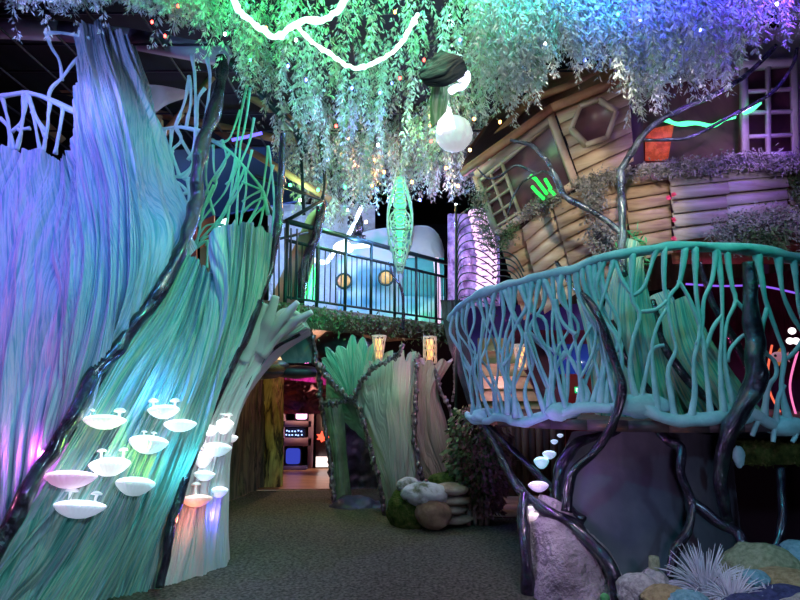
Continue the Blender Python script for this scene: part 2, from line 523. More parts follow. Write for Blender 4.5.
# ------------------------------------------------------------------ branch lattices
def lattice(name, lines, r, m_, label, cat='branch lattice'):
    m = MB()
    for q in lines:
        rr = q[1] if isinstance(q, tuple) and len(q) == 2 and np.ndim(q[1]) == 0 and isinstance(q[0], list) else r
        pts = q[0] if isinstance(q, tuple) else q
        m.tube(pts, (rr * 1.25, rr * .8, rr * .85, rr * 1.2), n=8, seg=18, bump=.3, bf=12)
    o = make(name, m, m_, None, True); return tag(o, label, cat)

y = 5.15
L = [([(-20, 104, y), (0, 97, y), (28, 93, y), (50, 100, y), (66, 108, y), (78, 113, y)], .03),
     [(2, 97, y), (8, 120, y), (14, 150, y)], [(28, 94, y), (22, 120, y), (12, 132, y)], [(24, 95, y), (22, 125, y), (17, 150, y)],
     [(28, 95, y), (34, 118, y), (40, 152, y)], [(18, 130, y), (30, 128, y)], [(32, 112, y), (40, 125, y), (46, 138, y)],
     [(50, 100, y), (47, 130, y), (43, 152, y)], [(28, 95, y), (38, 120, y), (46, 132, y)], [(63, 108, y), (60, 130, y), (55, 154, y)],
     [(48, 100, y), (52, 88, y), (62, 78, y), (74, 62, y), (90, 50, y)], [(62, 80, y), (60, 62, y), (52, 48, y), (46, 33, y)],
     [(46, 34, y), (62, 33, y), (90, 38, y)], [(0, 118, y), (8, 128, y), (10, 150, y)], [(-10, 100, y), (-12, 150, y)]]
lattice('branch_lattice', L, .018, BLUEC, 'pale blue branch lattice railing beside the violet spire')
y = 5.45
L = [([(146, 126, y), (160, 129, y), (180, 127, y), (204, 132, y)], .022),
     [(155, 129, y), (156, 150, y), (159, 172, y)], [(165, 129, y), (163, 150, y), (164, 175, y)], [(172, 129, y), (170, 150, y), (166, 178, y)],
     [(176, 128, y), (181, 140, y), (172, 150, y), (164, 165, y), (160, 176, y)], [(181, 140, y), (190, 155, y), (193, 165, y), (180, 177, y)],
     [(175, 128, y), (185, 100, y), (189, 76, y)], [(189, 76, y), (191, 100, y), (186, 127, y)], [(192, 55, y), (195, 80, y), (196, 128, y)], [(196, 128, y), (193, 150, y), (188, 160, y)],
     [(207, 58, y), (210, 80, y), (206, 120, y)], [(205, 88, y), (198, 100, y), (197, 125, y)], [(158, 172, y), (170, 176, y), (186, 178, y), (196, 181, y)],
     [(170, 150, y), (176, 165, y), (180, 177, y)], [(172, 150, y), (165, 180, y), (162, 186, y)], [(196, 130, y), (194, 160, y), (184, 180, y)],
     [(163, 188, y), (176, 182, y), (188, 192, y)], [(164, 198, y), (176, 196, y), (188, 192, y)], [(166, 206, y), (178, 204, y), (187, 202, y)], [(170, 216, y), (180, 210, y), (187, 206, y)], [(188, 180, y), (189, 200, y), (183, 222, y)]]
lattice('branch_lattice', L, .018, BLUEC, 'blue-green branch lattice joining the spire to the thick metallic vine')
y = 5.55
L = [([(212, 140, y), (230, 152, y), (245, 168, y), (262, 190, y), (268, 215, y)], .018),
     [(247, 85, y), (240, 120, y), (236, 150, y), (232, 185, y), (226, 230, y)], [(250, 88, y), (246, 120, y), (240, 150, y), (238, 190, y), (236, 228, y)],
     [(254, 118, y), (250, 140, y), (240, 165, y), (232, 195, y), (212, 232, y)], [(213, 142, y), (228, 140, y), (236, 122, y), (240, 110, y)],
     [(213, 145, y), (214, 170, y), (216, 185, y), (200, 215, y)], [(230, 152, y), (222, 165, y), (212, 180, y), (205, 195, y)], [(208, 150, y), (206, 180, y), (214, 215, y)],
     [(236, 160, y), (226, 190, y), (210, 210, y), (198, 226, y)], [(245, 168, y), (235, 190, y), (222, 215, y), (200, 240, y)], [(222, 140, y), (226, 160, y), (214, 182, y)],
     [(214, 185, y), (205, 205, y), (196, 248, y)], [(245, 168, y), (246, 190, y), (240, 225, y)], [(252, 150, y), (244, 180, y), (230, 205, y)],
     [(268, 146, y), (271, 165, y), (274, 200, y), (272, 238, y)], [(268, 148, y), (265, 175, y), (260, 200, y), (246, 228, y)], [(273, 165, y), (268, 190, y), (258, 232, y)],
     [(262, 190, y), (250, 196, y), (242, 202, y)], [(265, 198, y), (254, 202, y), (243, 212, y)], [(266, 206, y), (256, 214, y), (248, 226, y)], [(262, 190, y), (250, 185, y), (242, 182, y)],
     [(224, 225, y), (206, 226, y), (194, 245, y)], [(224, 232, y), (205, 238, y), (192, 252, y)], [(196, 248, y), (210, 240, y), (220, 250, y), (222, 272, y)], [(208, 241, y), (207, 268, y)], [(216, 246, y), (214, 272, y)],
     [(230, 205, y), (220, 222, y), (206, 246, y)], [(238, 160, y), (234, 175, y), (226, 185, y)]]
lattice('branch_lattice', L, .013, GREENC, 'fine sea-green branch lattice above the flared green trunk')

# ------------------------------------------------------------------ glowing mushrooms
WHITE_GLOW = {}
def gl(c, s):
    k = (c, s)
    if k not in WHITE_GLOW: WHITE_GLOW[k] = glow('mushroom_glow', c, s)
    return WHITE_GLOW[k]

def mushroom(loc, nrm, w, h, c, s, label, babies=(), gills=True, tilt=.25, group='glowing mushrooms on the trunks'):
    nrm = np.array([nrm[0] * .35, min(nrm[1], -.6), 0.0]); nrm /= np.linalg.norm(nrm)
    side = np.cross([0, 0, 1.0], nrm)
    t = thing('glowing_mushroom', loc + np.array([0, 0, -h * .5]), label, 'mushroom', group)
    zz = np.array([0, 0, 1.0]) + nrm * (-tilt); zz /= np.linalg.norm(zz)
    yy = np.cross(zz, side)
    R = np.stack([side, yy, zz], 1)
    c0 = loc + nrm * w * .22
    m = MB(); prof = [(.001, h * .26), (w * .15, h * .25), (w * .30, h * .20), (w * .42, h * .12), (w * .49, h * .03), (w * .5, -.01 * h), (w * .485, -h * .05)]
    m.lathe(prof[::-1], c0, 40, R, 1, .8, wob=lambda a, p: 1 + .03 * np.sin(a * 5)[None]); make('cap', m, gl(c, s * .6), t, True)
    m = MB(); prof = [(w * .485, -h * .05), (w * .43, -h * .22), (w * .30, -h * .46), (w * .15, -h * .62), (.001, -h * .66)]
    m.lathe(prof[::-1], c0, 72, R, 1, .8, wob=lambda a, p: 1 + .07 * np.cos(a * 24)[None] * (p[:, 0] > .01)[:, None]); make('gills', m, gl(tuple(q ** 1.6 for q in c), s * .2), t, False)
    m = MB(); m.tube([c0 - np.array([0, 0, h * .4]), loc - nrm * .02 - np.array([0, 0, h * .5]), loc - nrm * .08 - np.array([0, 0, h * .55])], (w * .10, w * .08, w * .08), n=12, seg=8); make('stem', m, gl(c, s * .15), t, True)
    for (dx, dy, sz) in babies:
        b0 = c0 + side * dx * w + zz * h * .1; dy = dy * .55; sz = sz * 1.1
        m = MB(); m.tube([b0, b0 + zz * dy * h * .6, b0 + zz * dy * h + side * dx * .02], (sz * .16, sz * .12, sz * .15), n=8, seg=6)
        m.lathe([(sz * .5, -.02 * sz), (sz * .48, .1 * sz), (sz * .3, .25 * sz), (.001, .32 * sz)], b0 + zz * dy * h, 20, R); make('budding_mushroom', m, gl(tuple(q ** 1.5 for q in c), s * .15), t, True)
    return t

BV = bvh_of(gtrunk); BP = bvh_of(ptrunk)
Wt = (.92, .97, 1.0)
for px, py, w, h, c, s, lab, bb in [
    (108, 419, 38, 15, (.85, 1, .85), 3.2, 'glowing white shelf mushroom lit by the green patch, nearest the thick vine', ((-.38, .9, .06), (.33, .8, .08))),
    (163, 409, 29, 15, (.8, .88, 1), 3, 'glowing mushroom with two pale blue buds, highest on the green trunk', ((-.33, .8, .07), (.35, .8, .07))),
    (181, 423, 30, 13, (.95, 1, 1), 3.2, 'plain glowing white shelf mushroom without buds beside the dividing vine', ()),
    (155, 440, 38, 20, (.8, .95, 1), 2.4, 'wide glowing mushroom with dark-tipped buds and visible gills at mid trunk', ((-.2, .6, .04), (.1, .5, .04))),
    (110, 462, 36, 20, (1, 1, 1), 3.4, 'bright white bulging mushroom with two small buds like horns', ((-.22, .9, .06), (.3, .9, .06))),
    (76, 474, 46, 19, (1, .6, .95), 2.2, 'broad pink glowing shelf mushroom beside the thick vine', ()),
    (141, 481, 37, 20, (.75, .92, 1), 1.7, 'bluish glowing mushroom with clear white gills facing outward', ()),
    (87, 503, 47, 19, (.75, .82, 1), 2.4, 'lowest glowing mushroom on the green trunk with one pink bud', ((-.25, 1.0, .09), (.3, .8, .07)))]:
    p, n = hit(BV, px, py, 4.4)
    k = p[1] / F * 1.0
    mushroom(p, n, w * k * 1.0, h * k * .95, c, s, lab, bb)
for px, py, w, h, c, s, lab, bb in [
    (213, 428, 18, 12, (1, .95, 1), 3, 'small white glowing mushroom, uppermost to face the dividing vine on the buttress', ()),
    (226, 423, 17, 17, (1, 1, 1), 3.4, 'bright white mushroom with two round buds at the top edge of the buttress', ((-.15, .7, .06), (.2, .7, .06))),
    (232, 437, 11, 8, (1, .95, 1), 2.6, 'smallest white glowing mushroom on the doorway edge of the buttress', ()),
    (220, 446, 28, 15, (.85, 1, 1), 2.0, 'large pale turquoise glowing mushroom halfway down the buttress', ()),
    (204, 456, 18, 17, (1, .92, 1), 3, 'rounded white mushroom with a faint pink bud on the buttress', ((-.2, .6, .05),)),
    (207, 473, 20, 11, (.85, 1, 1), 2.6, 'white glowing mushroom directly above the salmon pink one', ()),
    (197, 497, 28, 13, (1, .55, .45), 1.9, 'salmon pink glowing mushroom with a tall bud, lowest on the buttress', ((-.05, 1.6, .07),)),
    (220, 489, 17, 12, (.75, .82, 1), 2.6, 'blue-rimmed glowing mushroom near the floor at the doorway edge', ())]:
    p, n = hit(BP, px, py, 5.0)
    if n[1] > -.4: n = np.array([.3, -1.0, 0])
    k = p[1] / F
    mushroom(p, n, w * k, h * k * .95, c, s, lab, bb)
# ------------------------------------------------------------------ materials
WOOD = mat('weathered_plank_wood', [(.3, (.26, .16, .10)), (.5, (.46, .32, .20)), (.7, (.58, .44, .30))], scale=(2.2, 2.2, 14), rough=.7, bump=.12, bscale=(5, 5, 60), bdist=.01, dist=.4)
FRAMEW = mat('light_frame_wood', [(.3, (.45, .33, .25)), (.6, (.62, .50, .42))], scale=(5, 5, 5), rough=.6)
REDW = mat('red_brown_fascia_wood', [(.3, (.20, .075, .045)), (.6, (.36, .15, .09))], scale=(5, 5, 5), rough=.6)
DARKW = mat('dark_brown_planks', [(.3, (.05, .03, .025)), (.6, (.13, .085, .06))], scale=(14, 14, 1.5), rough=.7, bump=.6, bscale=(30, 30, 3))
ORANGEF = mat('worn_orange_floorboards', [(.3, (.42, .24, .14)), (.6, (.62, .40, .26))], scale=(2, 8, 2), rough=.35)
YBARK = mat('yellow_bark', [(.42, (.05, .03, .01)), (.50, (.34, .24, .06)), (.66, (.60, .46, .12))], scale=(9, 9, 2.2), rough=.8, bump=1, bscale=(25, 25, 4), dist=1)
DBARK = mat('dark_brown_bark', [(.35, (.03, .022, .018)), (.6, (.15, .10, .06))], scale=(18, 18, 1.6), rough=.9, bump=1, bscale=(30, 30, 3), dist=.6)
MURAL = mat('painted_mural_panel', [(.36, (.06, .26, .46)), (.46, (.36, .56, .74)), (.54, (.50, .52, .68)), (.62, (.16, .48, .44)), (.70, (.40, .30, .50))], scale=(1.1, 1.1, 1.4), rough=.5, detail=2)
PALEP = mat('pale_lavender_shell', [(.3, (.62, .64, .74)), (.6, (.78, .78, .82))], scale=(2, 2, 2), rough=.5)
TEALP = mat('teal_painted_band', [(.3, (.02, .25, .28)), (.6, (.05, .36, .38))], scale=(2, 2, 3), rough=.5)
ORANGEP = mat('orange_porthole_paint', [(.35, (.55, .22, .05)), (.6, (.9, .45, .12))], scale=(9, 9, 9), rough=.4)
TANW = mat('tan_wood_board', [(.3, (.34, .22, .12)), (.6, (.46, .31, .18))], scale=(3, 3, 3), rough=.7)
GREYG = mat('grey_green_panel', [(.35, (.10, .13, .11)), (.5, (.20, .27, .22)), (.65, (.32, .44, .30))], scale=(2, 2, 2.4), rough=.6, detail=3)
VASE = mat('grey_green_grooved_plaster', [(.32, (.18, .22, .20)), (.44, (.50, .54, .50)), (.54, (.40, .44, .42)), (.62, (.56, .50, .46)), (.72, (.24, .28, .26))], scale=(30, .9, 1), space='UV', rough=.6, bump=.7, bscale=(60, 2, 1), bdist=.01)
VASE2 = mat('mauve_brown_grooved_plaster', [(.32, (.16, .10, .10)), (.46, (.48, .36, .38)), (.56, (.36, .26, .26)), (.66, (.50, .38, .34)), (.74, (.18, .12, .12))], scale=(30, .9, 1), space='UV', rough=.6, bump=.7, bscale=(60, 2, 1), bdist=.01)
STONE = mat('tan_stacked_stone', [(.3, (.20, .16, .13)), (.5, (.38, .30, .24)), (.7, (.50, .42, .36))], scale=(6, 6, 12), rough=.9, bump=.8, bscale=(14, 14, 40))
PALES = mat('pale_blue_painted_stone', [(.35, (.10, .13, .07)), (.48, (.44, .50, .54)), (.7, (.60, .66, .70))], scale=(5, 5, 5), rough=.9, bump=.8, bscale=(20, 20, 20))
IVYG = mat('ivy_leaf', [(.3, (.05, .10, .05)), (.6, (.14, .22, .10))], scale=(6, 6, 6), rough=.5)
IVYP = mat('mauve_ivy_leaf', [(.3, (.16, .08, .09)), (.6, (.30, .16, .18))], scale=(6, 6, 6), rough=.5)
CLOTH = mat('grey_canvas', [(0, (.42, .38, .40))], rough=.9)

# ------------------------------------------------------------------ roof steel at the far left
def beam(name, a, b, w, m_, label, cat='beam', d=None):
    m = MB(); m.bar(a, b, w, d); return tag(make(name, m, m_), label, cat)
PURST = mat('purple_grey_steel', [(0, (.30, .22, .32))], rough=.5)
BROWNB = mat('brown_timber', [(0, (.30, .16, .09))], rough=.8)
m = MB()
for a, b in (((-60, 26, 6.2), (60, 31, 6.2)), ((60, 31, 6.2), (130, 39, 6.1)), ((130, 39, 6.1), (228, 57, 6.0))): m.bar(a, b, .12, .2)
tag(make('steel_beam', m, PURST), 'long purplish steel beam crossing behind the top of the spire', 'beam')
m = MB()
for a, b in (((214, 46, 6.0), (250, 84, 6.4)), ((250, 84, 6.4), (296, 130, 6.9)), ((296, 130, 6.9), (322, 182, 7.4))): m.bar(a, b, .05, .09)
tag(make('steel_beam', m, RAILM), 'thin dark steel rail sloping down from the roof beam towards the balcony', 'beam')
beam('roof_rafter', (-40, 58, 8), (160, 118, 8), .12, BROWNB, 'long brown rafter slanting down behind the branch railing and the spire')
beam('roof_rafter', (130, 108, 8.4), (330, 150, 8.8), .1, BROWNB, 'brown rafter passing level behind the metallic vine top')
beam('roof_rafter', (205, 70, 8), (310, 132, 8.4), .1, BROWNB, 'brown rafter sloping beside the thin steel rail')
beam('roof_rafter', (150, 150, 7.6), (222, 66, 7.6), .07, BROWNB, 'thin brown brace rising towards the top of the metallic vine')
beam('roof_rafter', (216, 130, 8.2), (330, 200, 8.2), .09, BROWNB, 'lowest brown rafter behind the fine green lattice')
beam('roof_rafter', (0, 80, 9), (60, 140, 9), .16, BROWNB, 'short steep brown timber behind the pale blue branch railing')
m = MB(); m.poly([(-60, 30, 7.4), (10, 40, 7.4), (10, 66, 7.4), (-60, 62, 7.4)], .1)
tag(make('hanging_board', m, DARKW), 'dull brown board hanging under the steel beam at the frame edge', 'board')
geo, uv = sheet([[(142, 84, 6.8), (146, 122, 6.8)], [(165, 86, 6.8), (165, 106, 6.9)], [(190, 92, 6.8), (186, 98, 6.9)]], 30, 16, ridge=(3, .01), thick=.02, seed=4)
tag(make('canvas_awning', geo, CLOTH, None, True, uv), 'curved grey canvas sheet hanging behind the spire', 'awning')
m = MB(); m.poly([(149, 110, 7.2), (161, 118, 7.2), fl(165, 7.2), fl(152, 7.2)], .08)
tag(make('timber_panel', m, TANW), 'narrow tan timber panel behind the blue-green lattice', 'board')
BLUEP = mat('deep_blue_panel', [(0, (.02, .05, .22))], rough=.6)
m = MB(); m.poly([(165, 150, 8.9), (300, 146, 9.3), (300, 200, 9.3), (165, 225, 8.9)], .08)
tag(make('backdrop_panel', m, BLUEP), 'deep blue panel behind the branch lattices', 'panel')
ORP = mat('orange_panel', [(0, (.50, .14, .06))], rough=.6)
for pts, lab in (([(176, 226, 6.5), (186, 214, 6.5), (196, 222, 6.5), fl(196, 6.5), fl(176, 6.5)], 'orange patch of panelling tight against the thick metallic vine'),
                 ([(200, 222, 6.6), (214, 215, 6.6), fl(214, 6.6), fl(200, 6.6)], 'larger orange panel seen through the fine green lattice')):
    m = MB(); m.poly(pts, .05); tag(make('orange_panel', m, ORP), lab, 'panel')
m = MB(); m.poly([(200, 248, 6.4), (226, 240, 6.4), fl(222, 6.4), fl(200, 6.4)], .06)
tag(make('board_panel', m, TANW), 'tan board filling the notch above the green trunk', 'board')
m = MB(); m.poly([(218, 222, 7), (226, 218, 7), (224, 246, 7), (219, 244, 7)], .03)
tag(make('light_strip', m, emit('cool_white_light', (.75, .85, 1), 3)), 'bright cool white light strip behind the green lattice', 'light')
BLUEN = emit('blue_tube', (.15, .12, 1), 2.5)
m = MB(); m.tube([(232, 140, 8), (246, 137, 8), (262, 133, 8)], .025, seg=10)
tag(make('light_tube', m, BLUEN), 'short blue neon tube behind the fine green lattice', 'light')

# ------------------------------------------------------------------ balcony
A = at(285, 303, 7.2); B = at(455, 326.5, 9.86)
A[2] = B[2] = 2.6
dirn = (B - A); Lb = np.linalg.norm(dirn); dirn /= Lb; nb = np.array([-dirn[1], dirn[0], 0]);
if nb[1] < 0: nb = -nb
deck = thing('balcony_deck', (A + B) / 2 + np.array([0, 0, -.35]), 'mossy dark balcony deck spanning above the doorway and fan coral', 'balcony')
A2 = A - dirn * .5; B2 = B + dirn * .6
m = MB(); q = [A2, B2, B2 + nb * 3.2, A2 + nb * 3.2]; m.poly([x - np.array([0, 0, .12]) for x in q], .12, (0, 0, 1)); make('deck_planks', m, DARKW, deck)
m = MB(); m.bar(A2 - nb * .04 - np.array([0, 0, .16]), B2 - nb * .04 - np.array([0, 0, .16]), .08, .30); make('edge_beam', m, DARKW, deck)
m = MB(); n = 2600; s = rng.rand(n)
pos = A2[None] + (B2 - A2)[None] * s[:, None] - nb * .10 + np.stack([rng.normal(0, .03, n), rng.normal(0, .05, n), -.02 - np.abs(rng.normal(0, .14, n))], 1)
m.leaves(pos, rng.normal(size=(n, 3)) + [0, -.5, -.8], rng.uniform(.03, .09, n), rng.uniform(.02, .04, n))
tag(make('moss_garland', m, IVYG), 'leafy green moss garland draped along the balcony edge', 'garland', kind='stuff')
rail = thing('balcony_railing', A, 'dark green metal balcony railing with thin upright bars', 'railing')
up = np.array([0, 0, 1.0])
m = MB(); m.bar(A + up * 1.1, B + up * 1.1, .05, .06); make('top_rail', m, RAILM, rail)
m = MB(); m.bar(A + up * .84, B + up * .84, .035, .04); make('middle_rail', m, RAILM, rail)
m = MB(); m.bar(A + up * .08, B + up * .08, .03, .03); make('bottom_rail', m, RAILM, rail)
for k in range(8):
    c = A + dirn * Lb * k / 7
    m = MB(); m.bar(c, c + up * 1.12, .045, .045); make('post', m, RAILM, rail)
nbal = 36
for k in range(nbal):
    if k * 7 % nbal == 0 and k: continue
    c = A + dirn * Lb * (k + .5) / nbal
    m = MB(); m.bar(c + up * .08, c + up * .84, .016, .016); make('baluster', m, RAILM, rail)
# side return of the railing toward the trunk
rail2 = thing('stair_railing', (268, 300, 7.0), 'short dark railing return between the tan board and the dividing vine', 'railing')
C0 = at(285, 222, 7.2); C1 = at(262, 246, 6.5)
m = MB(); m.tube([(262, 190, 6.9), (273, 215, 7.1), (285, 222, 7.2)], .025); make('top_rail', m, RAILM, rail2, True)
m = MB(); m.bar((284, 222, 7.2), (322, 201, 7.2), .04); make('brace', m, RAILM, rail2)
m = MB(); m.bar((262, 243, 7.0), (308, 232, 7.2), .03); make('middle_rail', m, RAILM, rail2)
m = MB(); m.bar((255, 176, 7.0), (322, 200, 7.2), .04); make('upper_rail', m, RAILM, rail2)
m = MB(); m.bar((300, 130, 7.4), (304, 215, 7.3), .04); make('hanger', m, RAILM, rail2)
m = MB(); m.tube([(322, 200, 7.2), (325, 180, 7.2), (318, 130, 7.2)], .025); make('hanger', m, RAILM, rail2, True)
for x in (268, 274, 279, 285, 291, 297): 
    m = MB(); m.bar((x, 226 + (x - 268) * .1, 7.05), (x, 300, 7.05), .018); make('baluster', m, RAILM, rail2)
m = MB(); m.poly([(322, 204, 7.6), (308, 215, 7.6), (262, 318, 7.6), (296, 325, 7.6), (312, 262, 7.6)], .1)
tag(make('slanted_board', m, TANW), 'tall tan board leaning behind the balcony corner', 'board')
vine('railing_vine', [(323, 200, 7.5), (316, 235, 7.5), (306, 262, 7.5), (300, 300, 7.5), (300, 325, 7.5)], (.06, .07, .06), 'dark leafy pole along the slanted tan board', 'vine')
vine('wiry_tree', [(403, 330, 8.6), (403, 300, 8.6), (400, 285, 8.6), (393, 275, 8.6), (389, 262, 8.6)], (.035, .03, .02), 'bare forked sapling standing against the balcony railing', 'tree')

# ------------------------------------------------------------------ painted pods behind the railing
def floor2(px, Y): return fl(px, Y, 2.6)
pod = thing('painted_pod', fl(375, 10.6, 2.6), 'blue and lilac painted panel wall with two orange portholes', 'mural wall')
geo, uv = sheet([[(338, 240, 10.2), (338, 326, 10.2)], [(352, 236, 10.2), (352, 326, 10.2)], [(372, 230, 10.3), (372, 328, 10.3)], [(400, 226, 10.5), (400, 330, 10.5)], [(412, 224, 10.8), (412, 330, 10.8)]], 60, 40, ridge=(4, .02), thick=.15, seed=5)
make('panel', geo, MURAL, pod, True, uv)
for px, py in ((344, 281), (386, 278)):
    c = at(px, py, 10.12)
    m = MB(); ang = np.linspace(0, 2 * PI, 25)[:-1]
    m.tube([c + np.array([math.cos(a) * .135, 0, math.sin(a) * .135]) for a in np.linspace(0, 2 * PI, 26)], .022, n=6, seg=40); f_ = make('porthole_ring', m, RAILM, pod, True)
    m = MB(); m.lathe([(.001, -.03), (.1, -.02), (.13, .0), (.13, .02)], c, 24, [[1, 0, 0], [0, 0, 1], [0, 1, 0]]); make('porthole_disc', m, ORANGEP, f_, True)
dome = thing('domed_pod', fl(420, 10.9, 2.6), 'rounded pale dome wall with a broad teal painted band', 'mural wall')
def domecol(x, top): return [(x, top, 11.0), (x, (top + 262) / 2, 10.8), (x, 262, 10.6)]
geo, uv = sheet([domecol(408, 229), domecol(416, 226), domecol(426, 226), domecol(434, 230), domecol(440, 238), domecol(444, 250)], 40, 30, ridge=(3, .012), thick=.15, seed=6); make('shell', geo, PALEP, dome, True, uv)
geo, uv = sheet([[(x, 258, 10.5), (x, 297, 10.5)] for x in (404, 418, 432, 444)], 20, 16, ridge=(3, .01), thick=.15, seed=6); make('teal_band', geo, TEALP, dome, True, uv)
geo, uv = sheet([[(x, 296, 10.45), (x, 334, 10.45)] for x in (404, 418, 432, 444)], 20, 16, ridge=(3, .01), thick=.15, seed=8); make('lower_band', geo, MURAL, dome, True, uv)
m = MB(); m.tube([(436, 258, 9.9), (438, 290, 9.9), (438, 330, 9.9)], .05); m.tube([(450, 250, 9.9), (450, 330, 9.9)], .04)
tag(make('light_column', m, glow('pink_tube', (1, .55, .9), .9)), 'pink-white glowing upright beside the teal band', 'light')
ICE = mat('crumpled_pale_wall', [(.3, (.55, .62, .75)), (.6, (.8, .84, .9))], scale=(3, 3, 3), rough=.4, bump=1, bscale=(9, 9, 9), bdist=.08)
geo, uv = sheet([[(x, 205, 10.7), (x, 265, 10.7), (x, 330, 10.7)] for x in (268, 290, 320, 345, 375)], 60, 40, ridge=(7, .08), thick=.1, seed=15)
tag(make('crumpled_backdrop', geo, ICE, None, True, uv), 'crumpled pale wall lit bright blue-white behind the balcony corner', 'panel')
NEONB = emit('blue_white_neon', (.62, .72, 1), 5)
m = MB(); m.tube([(296, 246, 9.6), (310, 258, 9.6), (326, 262, 9.6), (336, 250, 9.6), (352, 247, 9.6), (372, 245, 9.6)], .04, seg=40); m.tube([(340, 250, 9.6), (350, 232, 9.6), (362, 206, 9.6)], .035, seg=20)
tag(make('neon_tube', m, NEONB), 'blue-white neon tube zigzagging above the balcony rail', 'neon light')
m = MB(); m.blob((343, 248, 9.9), (.18, .1, .13), 14, .1)
tag(make('glowing_lamp', m, emit('white_lamp', (.9, .95, 1), 4)), 'small round white lamp behind the balcony rail', 'lamp')
m = MB(); m.blob((356, 225, 9.7), (.14, .12, .2), 14, .35, 3, 4); m.tube([(356, 218, 9.7), (358, 208, 9.7), (362, 203, 9.7)], .02); m.box(at(356, 238, 9.7), (.35, .2, .06))
tag(make('dark_ornament', m, VINE), 'small dark horned ornament perched above the painted wall', 'ornament')

# ------------------------------------------------------------------ lanterns
GREENG = glow('green_lantern_glow', (.05, 1, .25), 2.6, (.1, .5, .2))
LACE = mat('pale_green_filigree', [(0, (.78, .9, .82))], rough=.5)
c = at(400, 226, 6.6); k = np.linalg.norm(c - CAM) / F * .93
lan = thing('filigree_lantern', at(400, 276, 6.6), 'tall green filigree lantern hanging in front of the balcony', 'lantern')
zt = at(400, 178, 6.6)[2]; z1 = at(400, 212, 6.6)[2]; z2 = at(400, 234, 6.6)[2]; zb = at(400, 274, 6.6)[2]
def prof(z):
    if z > z1: return np.interp(z, [z1, zt], [.15, .05])
    if z > z2: return .15
    return np.interp(z, [zb, z2], [.02, .15])
m = MB()
for a in np.arange(4) * PI / 2 + PI / 4:
    m.tube([np.array([c[0] + prof(z) * 1.40 * math.cos(a), c[1] + prof(z) * 1.40 * math.sin(a), z]) for z in np.linspace(zb, zt, 14)], .009, n=6, seg=30)
make('frame', m, LACE, lan, True)
m = MB()
for face in range(4):
    a0 = face * PI / 2; ux = np.array([math.cos(a0 + PI / 2), math.sin(a0 + PI / 2), 0]); nx = np.array([math.cos(a0), math.sin(a0), 0])
    def ring(cz, r, w=.010, ro=0):
        pr = prof(cz)
        pts = [np.array([c[0], c[1], cz]) + nx * pr + ux * math.cos(t) * r + up * math.sin(t) * r for t in np.linspace(0, 2 * PI, 18)]
        m.tube(pts, w, n=5, seg=22)
    zc = (z1 + z2) / 2
    for r in (.12, .08, .035): ring(zc, r, .012)
    for s_ in (-1, 1):
        for zz in (zc + .13, zc - .13): 
            pr = prof(zz)
            m.bar(np.array([c[0], c[1], zz]) + nx * pr - ux * .13, np.array([c[0], c[1], zz]) + nx * pr + ux * .13, .008)
    for i, zz in enumerate(np.linspace(z1 + .05, zt - .06, 5)): ring(zz, prof(zz) * .55)
    for i, zz in enumerate(np.linspace(z2 - .05, zb + .05, 5)): ring(zz, prof(zz) * .62)
make('filigree', m, LACE, lan, True)
m = MB(); m.tube([np.array([c[0], c[1], z]) for z in np.linspace(zb + .15, zt, 6)], (.01, .02, .045, .06, .05, .03), n=12, seg=20); make('lamp', m, GREENG, lan, True)
m = MB(); m.bar(np.array([c[0], c[1], zt]), np.array([c[0], c[1], 5.3]), .006); make('cord', m, STEEL, lan)

m = MB()
for i in range(7):
    x = 297 + i * 3.2; m.tube([(x + 4 + rng.uniform(-1, 1), 262, 7.9), (x + 1.5 + rng.uniform(-1, 1), 275, 7.85), (x - 2, 300, 7.9)], (.010, .018, .006), n=6, seg=24, bump=.9, bf=16)
tag(make('glowing_ornament', m, GREENG), 'cluster of bright green glowing strips at the balcony corner', 'light')

WARM = glow('warm_lantern_glow', (1, .42, .10), 1.7, (.9, .6, .4))
LACEW = mat('cream_pierced_shade', [(0, (.85, .72, .62))], rough=.6, emis=(1, .6, .4), es=.06)
def small_lantern(px, py, w, h, Y, label, taper=.6, drip=0):
    c = at(px, py, Y); k = (c[1]) / F; w *= k; h *= k
    t = thing('pierced_lantern', c - up * h * .6, label, 'lantern', 'warm lanterns under the walkway')
    m = MB()
    m.tube([c - up * h * .4, c + up * h * .4], (w * .2, w * .26), n=10, seg=6); make('lamp', m, WARM, t, True)
    m = MB()
    for i in range(9):
        a = i * 2 * PI / 9
        for sgn in (-1, 1):
            pts = [c + np.array([math.cos(a + sgn * s_ * 1.6) * w * .5 * (1 - (1 - taper) * s_), math.sin(a + sgn * s_ * 1.6) * w * .5 * (1 - (1 - taper) * s_), h * (.5 - s_)]) for s_ in np.linspace(0, 1, 8)]
            m.tube(pts, w * .04, n=5, seg=14)
    for s_ in (0, .5, 1):
        pts = [c + np.array([math.cos(a) * w * .5 * (1 - (1 - taper) * s_), math.sin(a) * w * .5 * (1 - (1 - taper) * s_), h * (.5 - s_)]) for a in np.linspace(0, 2 * PI, 14)]
        m.tube(pts, w * .045, n=5, seg=20)
    make('pierced_shade', m, LACEW, t, True)
    m = MB(); m.bar(c + up * h * .45, c + up * (h * .5 + .35), .008); make('cord', m, STEEL, t)
small_lantern(379, 351, 14, 30, 7.4, 'cream pierced lantern tapering to a point above the fan coral', .3)
small_lantern(430, 350, 13, 26, 7.9, 'straight-sided orange lantern above the mauve grooved slab', 1.0)
small_lantern(522, 357, 16, 24, 6.6, 'pinkish lantern glimpsed through the coral railing', .5)

# ------------------------------------------------------------------ doorway
m = MB(); m.poly([fl(180, 8.6, .0), fl(345, 8.75, .0), fl(345, 12.2, .0), fl(180, 12.2, .0)], .02, (0, 0, 1)); o = struct('floor_inner', m, ORANGEF)
